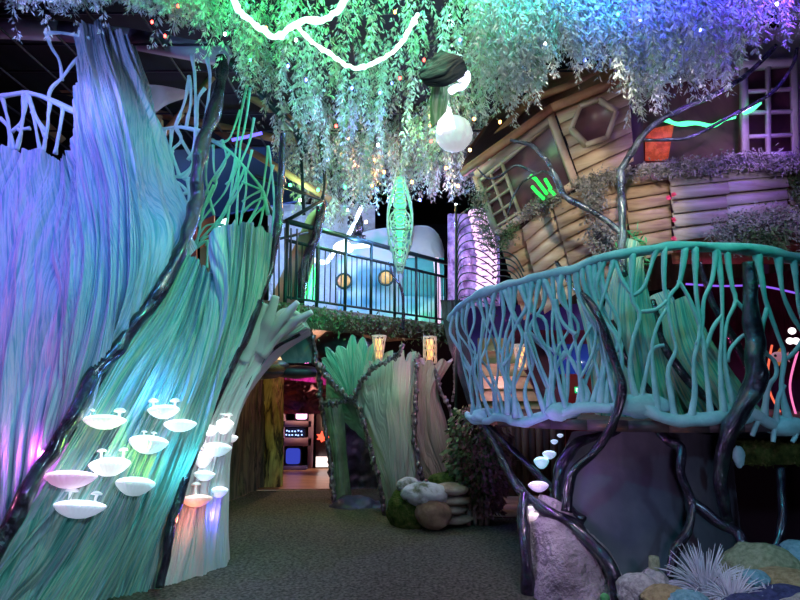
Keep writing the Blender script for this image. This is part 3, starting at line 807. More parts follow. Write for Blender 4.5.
# bark walls on the left of the passage
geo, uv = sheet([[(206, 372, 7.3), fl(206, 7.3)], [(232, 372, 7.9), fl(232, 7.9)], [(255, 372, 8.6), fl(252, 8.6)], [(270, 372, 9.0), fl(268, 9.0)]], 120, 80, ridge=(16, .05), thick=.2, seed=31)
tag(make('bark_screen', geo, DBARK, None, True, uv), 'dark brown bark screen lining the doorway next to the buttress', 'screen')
geo, uv = sheet([[(262, 366, 8.9), fl(262, 8.9)], [(272, 364, 8.85), fl(272, 8.85)], [(284, 366, 8.95), fl(283, 8.95)]], 60, 80, ridge=(6, .04), thick=.2, seed=33)
tag(make('bark_post', geo, YBARK, None, True, uv), 'yellow mossy bark post at the doorway edge', 'post')
# rocks over the doorway
def rock(name, pts, label, m_=None, amp=.22, n=10, seed=0, cat='rock'):
    m = MB()
    for i, (px, py, Y, rx, ry, rz) in enumerate(pts): m.blob((px, py, Y), (rx, ry, rz), n, amp, 1.6, seed + i * 2.3, o=2)
    return tag(make(name, m, m_ or ROCKD), label, cat)
rock('faceted_rock', [(238, 376, 7.3, .30, .45, .20)], 'dark faceted rock wedged under the buttress arch', n=6, seed=1)
rock('faceted_rock', [(262, 372, 7.6, .30, .45, .09)], 'long dark rock forming the lintel of the doorway', n=6, seed=2)
rock('faceted_rock', [(295, 372, 8.0, .5, .3, .09)], 'flat dark rock over the magenta fringe', n=6, seed=3)
rock('faceted_rock', [(226, 398, 7.1, .16, .3, .35)], 'blue-grey rock standing against the dark bark screen', n=6, seed=4)
rock('faceted_rock', [(345, 348, 8.4, .5, .3, .25)], 'dark green rock in shadow behind the green fan coral', n=7, seed=5)
rock('faceted_rock', [(272, 366, 6.8, .22, .2, .08)], 'small gold-flecked rock beneath the orange lit pyramid', n=6, seed=6, m_=mat('gold_flecked_rock', [(.5, (.03, .03, .05)), (.58, (.35, .24, .10))], scale=(6, 6, 14), rough=.4))
m = MB(); b0 = [at(268, 359, 6.6), at(282, 360, 6.6), at(277, 358, 6.8)]; tp = at(275, 346, 6.7)
m.add(b0 + [tp], [(0, 1, 3), (1, 2, 3), (2, 0, 3), (0, 2, 1)]); tag(make('glowing_crystal', m, emit('orange_crystal', (1, .62, .32), 1.3)), 'small orange lit pyramid tucked beside the buttress fingers', 'lamp')
GLAZE = mat('smoky_blue_sheet', [(.4, (.10, .13, .18)), (.55, (.16, .18, .24)), (.66, (.40, .18, .08))], scale=(4, 4, 3), rough=.15, dist=1, detail=2)  # orange stop paints the flame reflections into the colour
geo, uv = sheet([[(268, 342, 7.7), (266, 362, 7.7)], [(288, 334, 7.7), (288, 363, 7.7)], [(312, 334, 7.7), (314, 363, 7.7)]], 20, 16, ridge=(2, .02), thick=.04, seed=41)
tag(make('smoky_panel', geo, GLAZE, None, True, uv), 'smoky blue-grey sheet with painted-in flame reflections above the doorway', 'panel')
MAG = mat('magenta_fringe_cloth', [(.35, (.30, .03, .20)), (.5, (.60, .10, .45)), (.62, (.20, .10, .06))], scale=(9, 9, 3), rough=.8)
geo, uv = sheet([[(284, 368, 9.3), (285, 380, 9.3)], [(300, 367, 9.3), (300, 381, 9.3)], [(316, 370, 9.3), (317, 383, 9.3)], [(328, 373, 9.3), (328, 386, 9.3)]], 50, 12, ridge=(10, .04), thick=.03, seed=42)
tag(make('fringe_valance', geo, MAG, None, True, uv), 'magenta pleated fringe across the doorway top', 'valance')
DRAPE = mat('dark_red_draped_cloth', [(.4, (.05, .02, .05)), (.55, (.16, .05, .08)), (.68, (.42, .10, .05))], scale=(3, 3, 5), rough=.8, dist=1.2)
geo, uv = sheet([[(x, 378, 10.2), (x, 414, 10.2)] for x in (280, 296, 312, 334)], 50, 40, ridge=(5, .10), thick=.05, seed=44, warp=4)
tag(make('draped_cloth', geo, DRAPE, None, True, uv), 'dark red and brown cloth sagging above the television shelves', 'cloth')

# shelves with screens
SHELFM = mat('mauve_painted_shelf', [(0, (.34, .22, .30))], rough=.6)
BLK = mat('black_plastic', [(0, (.02, .02, .025))], rough=.4)
Ys = 10.9
def px2(x, y, Y=Ys): return at(x, y, Y)
zf = 0.0
def shelf_box(m, x0, x1, y0, y1, d=.45, Y=Ys):
    a = at(x0, y0, Y); b = at(x1, y1, Y); m.box(((a[0] + b[0]) / 2, Y + d / 2, (a[2] + b[2]) / 2), (abs(b[0] - a[0]), d, abs(a[2] - b[2])))
sh = thing('shelf_unit', fl(307, Ys), 'mauve shelf unit with cubbies of screens in the far room', 'shelf')
for y0, y1 in ((405, 411), (421, 427), (438, 446), (468, 474)):
    m = MB(); shelf_box(m, 281, 311, y0, y1); make('shelf_board', m, SHELFM, sh)
for x0, x1 in ((280, 283), (309, 315)):
    m = MB(); shelf_box(m, x0, x1, 405, 474); make('upright', m, SHELFM, sh)
m = MB(); shelf_box(m, 281, 311, 405, 474, .04, Ys + .46); make('back_panel', m, BLK, sh)
m = MB(); shelf_box(m, 314, 332, 413, 472, .4); make('dark_cabinet', m, mat('dark_maroon_cabinet', [(0, (.03, .012, .02))], rough=.5), sh)
m = MB(); shelf_box(m, 282, 306, 467, 472, .2, Ys - .22); make('plinth', m, mat('blue_violet_plinth', [(0, (.10, .09, .30))], rough=.6), sh)
def tv(x0, x1, y0, y1, ecol, es, label, name='television', spots=None):
    t = thing(name, at((x0 + x1) / 2, y1, Ys + .1), label, 'television')
    m = MB(); shelf_box(m, x0, x1, y0, y1, .3, Ys + .06); make('casing', m, BLK, t)
    m = MB(); a = at(x0 + 1.5, y0 + 1.5, Ys); b = at(x1 - 1.5, y1 - 1.5, Ys); m.lathe([(.001, 0)] * 1 + [(.5, .02), (.48, .0)], (0, 0, 0)) if 0 else None
    cx = (a + b) / 2; sx = abs(b[0] - a[0]) / 2; sz = abs(a[2] - b[2]) / 2
    th = np.linspace(0, 2 * PI, 33)[:-1]; sq = lambda v: np.sign(v) * np.abs(v) ** .35
    rim = np.stack([cx[0] + sx * sq(np.cos(th)), np.full(32, Ys + .055), cx[2] + sz * sq(np.sin(th))], 1); cc = np.array([[cx[0], Ys + .02, cx[2]]])
    m.add(np.concatenate([rim, cc]), [(i, (i + 1) % 32, 32) for i in range(32)]); make('screen', m, emit('screen_' + label.split()[0], ecol, es), t, True)
    return t
tv(294, 308, 409, 421, (1, .45, .75), 3.2, 'pink glowing television on the top shelf')
t = tv(284, 306, 427, 439, (.01, .01, .03), 1, 'dark screen with tiny blue dots on the middle shelf')
dm = emit('dots', (.35, .5, 1), 2.5)
for i in range(12):
    m = MB(); m.box(at(286 + (i % 6) * 3 + rng.rand(), 430.5 + (i // 6) * 4 + rng.rand(), Ys - .0), (.025, .02, .025)); make('display_dot', m, dm, t)
tv(284, 301, 447, 466, (.04, .06, .5), 1.0, 'large dim blue television on the lowest shelf')
m = MB(); sp = []
for i in range(14):
    a = i * 2 * PI / 14; r = (.16 if i % 2 == 0 else .07) * (1 + .2 * math.sin(i * 3)); sp.append(at(323, 437, Ys - .03) + np.array([math.cos(a) * r, 0, math.sin(a) * r * .8]))
m.poly(sp, .03); tag(make('red_star_light', m, emit('red_star', (1, .08, .04), 3)), 'jagged red star light on the dark cabinet', 'light')
m = MB(); shelf_box(m, 316, 330, 457, 467, .05, Ys - .06); tag(make('glowing_display', m, emit('white_display', (1, .8, .75), 2.2)), 'white glowing display low on the dark cabinet', 'screen')

# ------------------------------------------------------------------ coral fan, panels and vases
def fans(u): return -.0 + .16 * (1 - np.abs(np.sin(u * PI * 7))) ** .8 + .08 * vn(u * 9, 1)
fan_cols = [[(318, 360, 7.75), (332, 378, 7.72), (350, 403, 7.7)], [(322, 348, 7.7), (336, 372, 7.68), (351, 403, 7.68)], [(334, 343, 7.65), (343, 368, 7.63), (352, 403, 7.66)],
            [(352, 330, 7.6), (352, 362, 7.6), (353, 403, 7.64)], [(366, 334, 7.6), (361, 365, 7.6), (355, 402, 7.64)], [(382, 344, 7.55), (370, 372, 7.58), (357, 401, 7.64)], [(398, 350, 7.5), (376, 380, 7.58), (359, 401, 7.64)]]
geo, uv = sheet(fan_cols, 240, 100, fringe=fans, ridge=(15, .03), thick=.08, seed=51, warp=.6)
tag(make('fan_coral', geo, FANM, None, True, uv), 'bright green fan coral with a fingered rim above the dark hollow', 'coral')
geo, uv = sheet([[(321, 402, 7.85), (332, 455, 7.85), fl(333, 7.9)], [(332, 398, 7.8), (338, 455, 7.8), fl(345, 7.85)], [(344, 398, 7.9), (347, 455, 7.95), fl(352, 8.0)]], 50, 60, ridge=(2, .03), thick=.1, seed=52)
tag(make('curved_panel', geo, GREYG, None, True, uv), 'curved grey-green panel beside the doorway, edged by beaded vines', 'panel')
geo, uv = sheet([[(326, 372, 7.95), (326, 402, 7.95)], [(345, 392, 7.85), (343, 420, 7.95)], [(362, 404, 7.8), (360, 436, 7.95)], [(374, 425, 7.8), (374, 448, 7.95)]], 50, 40, ridge=(2, .03), thick=.1, seed=53)
tag(make('hood_panel', geo, GREYG, None, True, uv), 'smooth grey-green hood arched over the dark hollow', 'panel')
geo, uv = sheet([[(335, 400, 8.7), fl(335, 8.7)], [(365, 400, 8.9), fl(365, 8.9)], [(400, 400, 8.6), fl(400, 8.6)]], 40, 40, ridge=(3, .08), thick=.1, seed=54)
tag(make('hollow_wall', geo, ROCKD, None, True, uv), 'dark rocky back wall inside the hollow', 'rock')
rock('hollow_rock', [(352, 507, 7.6, .28, .22, .13)], 'low dark blue-green rock at the mouth of the hollow', seed=61)
rock('hollow_rock', [(377, 509, 7.6, .22, .2, .10)], 'smaller dark rock beside the first vase in the hollow', seed=62)

def spikes(a, n, s=0):
    def f(u): return -a * np.clip(np.abs(np.sin(u * PI * n + s)) ** 2.5 * (.5 + vn(u * 8 + s, 2)), 0, 1)
    return f
geo, uv = sheet([[(357, 386, 7.4), (355, 398, 7.4), (358, 416, 7.4), (370, 442, 7.4), (380, 475, 7.35), fl(386, 7.35)], [(368, 369, 7.25), (366, 392, 7.2), (370, 420, 7.2), (380, 450, 7.2), (388, 480, 7.2), fl(392, 7.25)],
                 [(390, 362, 7.15), (388, 390, 7.05), (388, 420, 7.1), (394, 455, 7.15), (398, 485, 7.15), fl(399, 7.2)], [(408, 362, 7.2), (406, 390, 7.1), (404, 420, 7.15), (408, 455, 7.15), (410, 485, 7.15), fl(408, 7.2)],
                 [(417, 362, 7.3), (417, 390, 7.3), (415, 420, 7.3), (417, 455, 7.3), (421, 485, 7.3), fl(416, 7.3)]], 200, 160, fringe=spikes(.085, 7), ridge=(11, .035), thick=.1, seed=57, warp=1.2)
tag(make('vase_slab', geo, VASE, None, True, uv), 'grey-green vase-shaped grooved slab with a spiky rim', 'coral sculpture')
geo, uv = sheet([[(418, 362, 7.75), (418, 400, 7.7), (417, 440, 7.7), (424, 480, 7.7), fl(428, 7.7)], [(426, 366, 7.65), (424, 400, 7.6), (428, 440, 7.6), (434, 478, 7.6), fl(436, 7.65)],
                 [(438, 364, 7.6), (431, 395, 7.55), (438, 440, 7.55), (446, 475, 7.6), fl(446, 7.6)], [(452, 362, 7.6), (438, 388, 7.7), (447, 425, 7.7), (455, 475, 7.7), fl(455, 7.7)]], 150, 150, fringe=spikes(.05, 3, 1), ridge=(9, .035), thick=.1, seed=59, warp=1.8)
tag(make('vase_slab', geo, VASE2, None, True, uv), 'mauve-brown grooved slab leaning towards a hooked tip', 'coral sculpture')

BEAD = mat('silvery_dark_bark', [(.35, (.05, .04, .06)), (.55, (.22, .18, .24)), (.7, (.38, .30, .34))], scale=(14, 14, 14), rough=.28, metal=.6, bump=1, bscale=(30, 30, 30), coat=.5)
def beaded(pts, r, label):
    m = MB(); pp = arc([P(q) for q in pts], 140)
    r = r * .8; m.tube(pts, r * .7, n=8, seg=60)
    L = np.linalg.norm(np.diff(pp, axis=0), axis=1).sum(); nbd = int(L / (r * 2.2))
    for i in range(nbd):
        c_ = pp[int(i * 139 / nbd)]; m.blob(c_ + rng.normal(0, r * .2, 3), (r * rng.uniform(.7, 1.1), r, r * rng.uniform(1.1, 1.8)), 7, .35, 2, i, o=1)
    tag(make('beaded_vine', m, BEAD, None, True), label, 'vine')
beaded([(308, 322, 7.5), (314, 345, 7.6), (318, 372, 7.7), (321, 402, 7.7), (327, 440, 7.7), (332, 480, 7.65), fl(334, 7.6)], .045, 'knobbly dark vine standing at the doorway edge')
beaded([(316, 362, 7.55), (328, 378, 7.5), (343, 394, 7.45), (358, 406, 7.3), (366, 430, 7.12), (374, 462, 7.05), (380, 485, 7.05), fl(384, 7.05)], .045, 'knobbly dark vine running down the edge of the hollow')
beaded([(321, 403, 7.6), (334, 404, 7.5), (348, 400, 7.4), (354, 398, 7.3), (361, 382, 7.2), (374, 368, 7.05), (396, 356, 6.95), (404, 344, 6.95)], .038, 'thin knobbly vine bridging the hood and rising over the vase')
beaded([(418, 356, 7.2), (416, 380, 7.15), (415, 410, 7.15), (414, 440, 7.12), (418, 462, 7.12), (424, 482, 7.1), (430, 488, 7.1)], .042, 'reddish knobbly vine between the two grooved slabs')
beaded([(436, 372, 7.5), (441, 392, 7.5), (450, 410, 7.5), (454, 440, 7.5), (455, 485, 7.5)], .035, 'thin knobbly vine edging the mauve slab')
beaded([(454, 366, 7.5), (455, 385, 7.5), (452, 402, 7.5)], .028, 'short violet beaded strand hanging from the hooked tip')

# ------------------------------------------------------------------ stones, boulder and ivy post
for i, (px, py, rx, rz) in enumerate([(452, 518, .22, .065), (450, 508, .20, .062), (453, 499, .21, .060), (450, 489, .22, .065)]):
    m = MB(); m.blob((px, py, 6.55), (rx, .2, rz), 14, .12, 2, i * 5, o=3)
    tag(make('flat_stone', m, STONE, None, True), ['broad flat tan stone at the base of the dry stone stack', 'second flat tan stone, resting on the bottom one of the stack', 'third tan stone of the stack, under the capstone', 'rough capstone of the dry stone stack next to the ivy'][i], 'stone', 'flat stones of the dry stack')
def boulder(px, py, Y, r, m_, label, seed, name='boulder', cat='boulder'):
    m = MB(); m.blob((px, py, Y), r, 26, .14, 1.8, seed, o=4); return tag(make(name, m, m_, None, True), label, cat)
boulder(412, 512, 6.6, (.28, .25, .28), MOSS, 'round mossy green boulder in front of the vase slab', 3)
boulder(433, 513, 6.35, (.20, .18, .17), mat('tan_brown_boulder_rock', [(.4, (.22, .15, .10)), (.6, (.42, .30, .20))], scale=(4, 4, 4), rough=.9, bump=.6, bscale=(14, 14, 14)), 'bare tan boulder at the foot of the moss mound', 4)
boulder(425, 494, 6.45, (.26, .2, .13), PALES, 'pale blue-grey rock lying on top of the mossy boulder', 6, 'pale_rock', 'rock')
boulder(408, 486, 6.6, (.13, .12, .10), PALES, 'small pale rock leaning against the vase slab', 8, 'pale_rock', 'rock')
boulder(446, 480, 6.8, (.20, .18, .09), MOSS, 'flat moss cushion lying above the stone stack', 9, 'moss_cushion', 'moss')
iv = thing('ivy_post', fl(474, 6.7), 'post wrapped in green and mauve ivy beside the stone stack', 'ivy')
m = MB(); m.tube([fl(474, 6.7), (473, 480, 6.7), (472, 425, 6.7), (474, 405, 6.7)], (.07, .06, .06), seg=20, bump=.2); make('post', m, DARKW, iv, True)
for nme, mt_, n, xo, seed in (('green_leaves', IVYG, 1500, -.04, 1), ('mauve_leaves', IVYP, 1500, .09, 2)):
    m = MB(); s = rng.rand(n) ** .8; z = at(474, 405, 6.7)[2] * (1 - s) + s * .1
    rad = .12 + .12 * np.sin(PI * np.clip(s * 1.1, 0, 1)) + (.06 if seed == 2 else 0)
    a = rng.rand(n) * 2 * PI; cx = at(474, 450, 6.7)[0]
    pos = np.stack([cx + xo + rad * np.cos(a) * rng.uniform(.5, 1.25, n), 6.7 + rad * np.sin(a), z], 1)
    m.leaves(pos, np.stack([np.cos(a), np.sin(a) - .4, -rng.rand(n) * 1.6], 1), rng.uniform(.05, .09, n), rng.uniform(.035, .055, n)); make(nme, m, mt_, iv)
for i, x in enumerate((469, 475, 481, 487)):
    m = MB(); m.tube([fl(x, 6.55), at(x, 503, 6.55), at(x + 1, 498, 6.6)], (.028, .03, .02), n=8, seg=8, bump=.2)
    tag(make('wooden_stake', m, mat('pink_stake_wood', [(0, (.42, .26, .26))], rough=.8) if i == 0 else bpy.data.materials['pink_stake_wood'], None, True), ['short pinkish stake closest to the stone stack', 'short stake, second from the stones at the ivy foot', 'short stake, third from the stones at the ivy foot', 'short stake at the fence side of the ivy foot'][i], 'stake', 'stakes at the foot of the ivy')
geo, uv = sheet([[(440, 300, 7.4), (448, 345, 7.3), (464, 392, 7.3), (474, 425, 7.3)], [(453, 300, 7.25), (458, 345, 7.2), (468, 385, 7.2), (478, 425, 7.2)], [(466, 300, 7.2), (470, 345, 7.2), (478, 385, 7.2), (486, 430, 7.2)]], 60, 60, ridge=(7, .04), thick=.1, seed=71)
tag(make('dark_root_column', geo, ROCKD, None, True, uv), 'dark ribbed column sweeping down behind the coral railing end', 'column')
for i in range(14):
    pass
fence = thing('slat_fence', fl(525, 8.2), 'brown upright slat fence under the coral platform', 'fence')
for i in range(12):
    x = 484 + i * 7.2; m = MB(); a = fl(x, 8.2); b = at(x, 420, 8.2)
    m.box((a[0], 8.2 + (i % 2) * .03, b[2] / 2), (.098, .03, b[2]), None); make('slat', m, DARKW, fence)
m = MB(); m.poly([fl(430, 6.9, .0), fl(560, 6.9, .0), fl(560, 8.4, .0), fl(430, 8.4, .0)], .012, (0, 0, 1)); struct('floor_path', m, mat('reddish_brown_path', [(.3, (.16, .09, .07)), (.6, (.26, .15, .11))], scale=(5, 5, 5), rough=.8))
# ------------------------------------------------------------------ coral platform
PL = [(452, 316, 5.75), (466, 303, 5.5), (486, 292, 5.2), (512, 284, 4.95), (545, 276, 4.75), (575, 268, 4.6), (602, 258, 4.5), (640, 251, 4.4), (680, 246, 4.35), (720, 248, 4.35), (760, 251, 4.4), (800, 259, 4.45), (860, 268, 4.6), (930, 280, 5.0)]
PB = [(468, 415, 5.75), (476, 420, 5.5), (500, 419, 5.2), (522, 422, 4.95), (548, 416, 4.75), (575, 409, 4.6), (602, 407, 4.5), (640, 408, 4.4), (668, 419, 4.35), (710, 420, 4.35), (745, 413, 4.4), (785, 428, 4.45), (860, 428, 4.6), (930, 430, 5.0)]
TOPc = arc([P(p) for p in PL], 400); BOTc = arc([P(p) for p in PB], 400)
rail3 = thing('coral_railing', P(PB[5]), 'sea-blue coral railing of branching stems around the raised platform', 'railing')
m = MB(); m.tube([(450, 320, 5.8)] + PL, (.036, .042, .038, .036, .044, .038, .046), n=12, seg=200, bump=.35); make('top_rail', m, COPPER, rail3, True)
m = MB(); m.tube(PB, (.035, .042, .05, .04, .042, .055, .04, .036, .042, .05, .045), n=12, seg=200, bump=.5); make('bottom_rail', m, COPPER, rail3, True)
for (px, py, Y, rx, rz) in ((642, 406, 4.42, .22, .09), (486, 416, 5.4, .14, .07), (562, 412, 4.68, .14, .07), (738, 414, 4.42, .14, .09), (786, 425, 4.46, .15, .08)):
    m = MB(); m.blob((px, py, Y), (rx, .07, rz), 14, .2, 2, px); make('coral_web', m, COPPER, rail3, True)
def stem(parent, pts, r, m_=COPPER, name='coral_stem'):
    r = [q * .72 for q in r]
    m = MB(); m.tube(pts, r, n=9, seg=26, bump=.28, bf=9); make(name, m, m_, parent, True)
def sAt(C, px):
    # index on the curve whose projected x is closest
    d = C - CAM; dep = d @ FW; x = 400 + F * (d @ RT) / dep
    return C[np.argmin(np.abs(x - px))]
def wavy(a, b, amp, n=6, ph=None):
    pts = []; o = rng.rand() * 50
    for i, t in enumerate(np.linspace(0, 1, n)):
        q = a * (1 - t) + b * t; e = math.sin(PI * t)
        q = q + np.array([(vn(o + t * 3.2, 1) - .5) * 2 * amp * e, (vn(o, t * 3 + 2) - .5) * amp * e, 0]); pts.append(q)
    return pts
# dense side
xs = np.concatenate([np.linspace(456, 480, 7), np.linspace(484, 612, 22)])
stems = []
for i, x in enumerate(xs):
    a = sAt(TOPc, x + rng.uniform(-2, 2)); b = sAt(BOTc, np.interp(x, [458, 612], [476, 612]) + rng.uniform(-8, 8))
    pts = wavy(a, b, .15); stems.append(pts)
    k = .8 if x < 500 else 1
    stem(rail3, pts, (.034 * k, .019 * k, .017 * k, .02 * k, .036 * k))
for i in range(20):
    j = rng.randint(0, len(stems) - 2); p1 = stems[j]; p2 = stems[j + 1]
    a = p1[rng.randint(1, 3)]; b = p2[rng.randint(3, 5)]
    if rng.rand() < .5: a, b = p2[rng.randint(1, 3)], p1[rng.randint(3, 5)]
    stem(rail3, [a, (a + b) / 2 + np.array([rng.uniform(-.03, .03), -.01, -.03]), b], (.022, .014, .022), name='coral_branch')
# open side, forks drawn like the photo (pixel shapes put on the rail's own curve)
def dep(px): return sAt(TOPc, px)[1]
forks = [
    [(588, 262), (592, 290), (600, 315), (615, 335), (622, 360), (618, 385), (625, 406)], [(600, 262), (604, 290), (618, 320), (618, 345), (604, 370), (600, 405)],
    [(612, 262), (622, 280), (632, 295)], [(632, 262), (632, 280), (632, 300), (640, 315), (633, 340), (630, 370), (638, 402)], [(656, 262), (645, 285), (633, 296)],
    [(664, 262), (664, 285), (668, 305), (660, 320), (652, 345), (654, 380), (658, 412)], [(668, 300), (655, 310), (640, 312)], [(685, 262), (680, 282), (668, 300), (672, 330), (676, 350), (668, 372), (676, 415)],
    [(664, 345), (652, 350), (646, 372), (640, 402)], [(695, 256), (696, 290), (700, 330), (694, 360), (695, 395), (690, 418)], [(678, 280), (690, 300), (702, 335), (706, 370), (712, 418)],
    [(716, 258), (712, 280), (704, 300), (702, 330), (696, 345)], [(717, 262), (722, 290), (722, 330), (720, 370), (724, 416)], [(727, 256), (732, 285), (736, 300), (728, 320), (724, 345), (728, 380), (736, 412)],
    [(735, 300), (745, 312), (748, 330), (740, 338), (730, 350), (728, 362)], [(722, 315), (712, 330), (704, 355)], [(757, 258), (762, 280), (767, 305), (778, 335), (784, 355), (782, 390), (790, 425)],
    [(767, 308), (762, 330), (764, 350), (775, 362), (776, 376), (768, 388), (764, 405)], [(778, 262), (782, 290), (792, 315), (804, 335)], [(794, 262), (797, 290), (800, 310), (812, 340)],
    [(806, 335), (796, 350), (786, 360)], [(784, 385), (778, 400), (776, 418)], [(764, 412), (756, 425), (752, 436)], [(778, 420), (774, 432), (773, 442)], [(798, 422), (796, 434), (792, 442)],
    [(820, 262), (824, 330), (818, 425)], [(850, 268), (846, 330), (852, 425)]]
for f_ in forks:
    w_ = .031 if f_[0][0] > 750 else .027
    pts = [at(x, y_, dep(min(x, 925))) for x, y_ in f_]
    a_in = f_[0][1] < 266; b_in = 400 <= f_[-1][1] <= 428
    if a_in: pts[0] = sAt(TOPc, f_[0][0])
    if b_in: pts[-1] = sAt(BOTc, f_[-1][0])
    stem(rail3, pts, (w_ * (1.5 if a_in else .8), w_ * .8, w_ * .75, w_ * .85, w_ * (1.6 if b_in else .7)))
# extra fork pieces on the dense side in front
for f_ in [[(545, 280), (552, 300), (560, 330), (566, 350), (574, 365), (588, 395), (580, 408)], [(520, 286), (530, 310), (545, 320), (548, 345), (552, 375), (548, 410)], [(505, 290), (512, 312), (522, 335), (520, 350), (514, 380), (516, 418)],
           [(532, 284), (528, 305), (518, 322), (508, 345), (506, 380), (508, 415)], [(575, 272), (578, 295), (590, 315), (600, 330), (606, 350)], [(566, 352), (556, 368), (552, 390), (556, 412)], [(555, 300), (562, 322), (576, 335)]]:
    stem(rail3, [(x, y_, sAt(TOPc, x)[1]) for x, y_ in f_], (.036, .022, .02, .024, .036))

# deck under the railing
bp = BOTc[::25]
plat = thing('raised_platform', P((640, 470, 5.5)), 'dark plank platform edge carrying the coral railing', 'platform')
outl = [np.array([q[0], q[1] + .02, 0]) for q in bp]
zt_ = at(600, 421, 4.5)[2]
v = [o_ + np.array([0, 0, zt_]) for o_ in outl] + [np.array([4.6, 7.2, zt_]), np.array([.9, 7.2, zt_])]
m = MB(); m.poly([x - np.array([0, 0, .05]) for x in v], .05, (0, 0, 1)); make('deck_planks', m, DARKW, plat)
EDGEM = mat('worn_deck_edge', [(.4, (.05, .04, .05)), (.55, (.12, .08, .07)), (.68, (.38, .17, .08))], scale=(3, 3, 9), rough=.5)
m = MB()
for i in range(len(outl) - 1):
    a = outl[i] + [0, .0, zt_ - .035]; b = outl[i + 1] + [0, .0, zt_ - .035]; m.bar(a, b, .05, .085)
make('edge_board', m, EDGEM, plat)

# big dark branches holding the platform
vine('support_branch', [(556, 262, 5.0), (570, 282, 4.8), (588, 300, 4.5), (602, 325, 4.38), (614, 360, 4.35), (622, 390, 4.33), (614, 420, 4.36), (606, 436, 4.4), (594, 452, 4.45), (576, 468, 4.45), (570, 482, 4.45), (566, 512, 4.42)],
     (.025, .03, .038, .042, .046, .048, .046, .044, .044, .05), 'dark glossy branch crossing the coral railing and bending beneath it', 'branch')
vine('support_branch', [(748, 262, 4.3), (750, 290, 4.3), (752, 320, 4.28), (757, 350, 4.25), (752, 385, 4.22), (738, 415, 4.22), (726, 440, 4.25), (721, 465, 4.3), (722, 495, 4.35), (727, 520, 4.4)],
     (.06, .065, .08, .105, .105, .09, .085, .07, .06, .05), 'thickest dark branch standing in front of the open side of the railing', 'branch')
vine('support_branch', [(478, 415, 5.5), (492, 438, 5.3), (505, 465, 5.0), (522, 492, 4.8), (545, 510, 4.6), (570, 522, 4.45), (588, 540, 4.3), (606, 558, 4.2), (614, 580, 4.15), bottom(618, 4.12)],
     (.03, .04, .045, .05, .055, .06, .06, .06, .065), 'long dark branch slanting from the railing end down to the floor', 'branch')
vine('support_branch', [(480, 418, 5.55), (500, 438, 5.4), (525, 462, 5.2), (548, 485, 5.0), (570, 508, 4.7), (582, 520, 4.5)], (.03, .035, .04, .045, .05), 'upper dark branch running parallel over the long slanting one', 'branch')
vine('support_branch', [(655, 425, 4.6), (668, 440, 4.5), (680, 448, 4.45), (680, 470, 4.4), (687, 490, 4.4), (692, 505, 4.38), (688, 530, 4.3), (676, 550, 4.25), (668, 578, 4.2)], (.04, .05, .05, .04, .035, .05, .05, .045), 'crooked dark branch with a green sheen dropping to the coral bed', 'branch')
vine('support_branch', [(692, 503, 4.4), (712, 518, 4.35), (735, 532, 4.3), (742, 545, 4.25), (752, 560, 4.25)], (.05, .055, .05, .04), 'side branch forking off the crooked one towards the lumpy corals', 'branch')
vine('support_branch', [(780, 468, 4.6), (782, 500, 4.5), (781, 530, 4.4), (772, 556, 4.35)], (.04, .04, .035), 'slim dark branch under the mossy ledge', 'branch')
vine('support_branch', [(524, 492, 4.75), (523, 520, 4.65), (526, 550, 4.5), bottom(530, 4.45)], (.05, .06, .06, .08), 'stout dark post supporting the bend of the long slanting branch', 'branch')
vine('support_branch', [(635, 425, 4.9), (600, 436, 4.9), (575, 445, 4.9), (560, 470, 4.9), (556, 500, 4.8)], (.04, .05, .06, .05), 'shadowy branch curving behind the glowing blue mushrooms', 'branch')

# leaf fins behind the railing
FIN = mat('teal_leaf_plaster', [(.32, (.02, .20, .18)), (.43, (.14, .52, .46)), (.51, (.50, .60, .42)), (.57, (.12, .46, .44)), (.68, (.03, .24, .24))], scale=(36, .8, 1), space='UV', rough=.5, bump=.9, bscale=(60, 2, 1), bdist=.015)
fin_defs = [
    ([[(626, 238, 5.2), (606, 300, 5.3), (598, 370, 5.35), (600, 424, 5.4)], [(634, 242, 5.1), (628, 300, 5.1), (634, 370, 5.15), (642, 424, 5.2)], [(640, 262, 5.2), (652, 310, 5.2), (668, 370, 5.2), (688, 424, 5.2)]], 'tall teal ribbed leaf rising highest behind the coral railing', 81),
    ([[(660, 320, 5.4), (664, 350, 5.4), (676, 390, 5.35), (700, 426, 5.3)], [(676, 300, 5.3), (688, 345, 5.25), (708, 385, 5.2), (732, 426, 5.15)], [(690, 296, 5.4), (712, 340, 5.3), (740, 382, 5.25), (772, 424, 5.2)]], 'slanting green ribbed leaf behind the thickest dark branch', 82),
    ([[(578, 300, 5.7), (590, 350, 5.7), (598, 426, 5.7)], [(586, 296, 5.6), (602, 350, 5.55), (608, 426, 5.55)], [(596, 292, 5.6), (612, 350, 5.6), (618, 426, 5.6)]], 'narrow bluish ribbed leaf behind the bent dark branch', 83),
    ([[(628, 330, 5.6), (640, 380, 5.6), (650, 426, 5.6)], [(645, 300, 5.55), (668, 350, 5.5), (700, 426, 5.5)], [(668, 290, 5.6), (696, 340, 5.6), (730, 426, 5.6)]], 'dark green ribbed leaf filling the gap between the tall leaf and the slanting one', 84),
]
for cols, lab, sd in fin_defs:
    geo, uv = sheet(cols, 120, 140, ridge=(13, .03), thick=.06, seed=sd, warp=.8, bulge=.06)
    tag(make('leaf_fin', geo, FIN, None, True, uv), lab, 'leaf sculpture')
vine('seam_vine', [(652, 300, 5.2), (662, 340, 5.15), (674, 362, 5.1), (690, 382, 5.08), (708, 402, 5.05), (724, 424, 5.05)], (.04, .05, .045, .05, .04), 'dark shiny seam between the tall teal leaf and the slanting leaf')
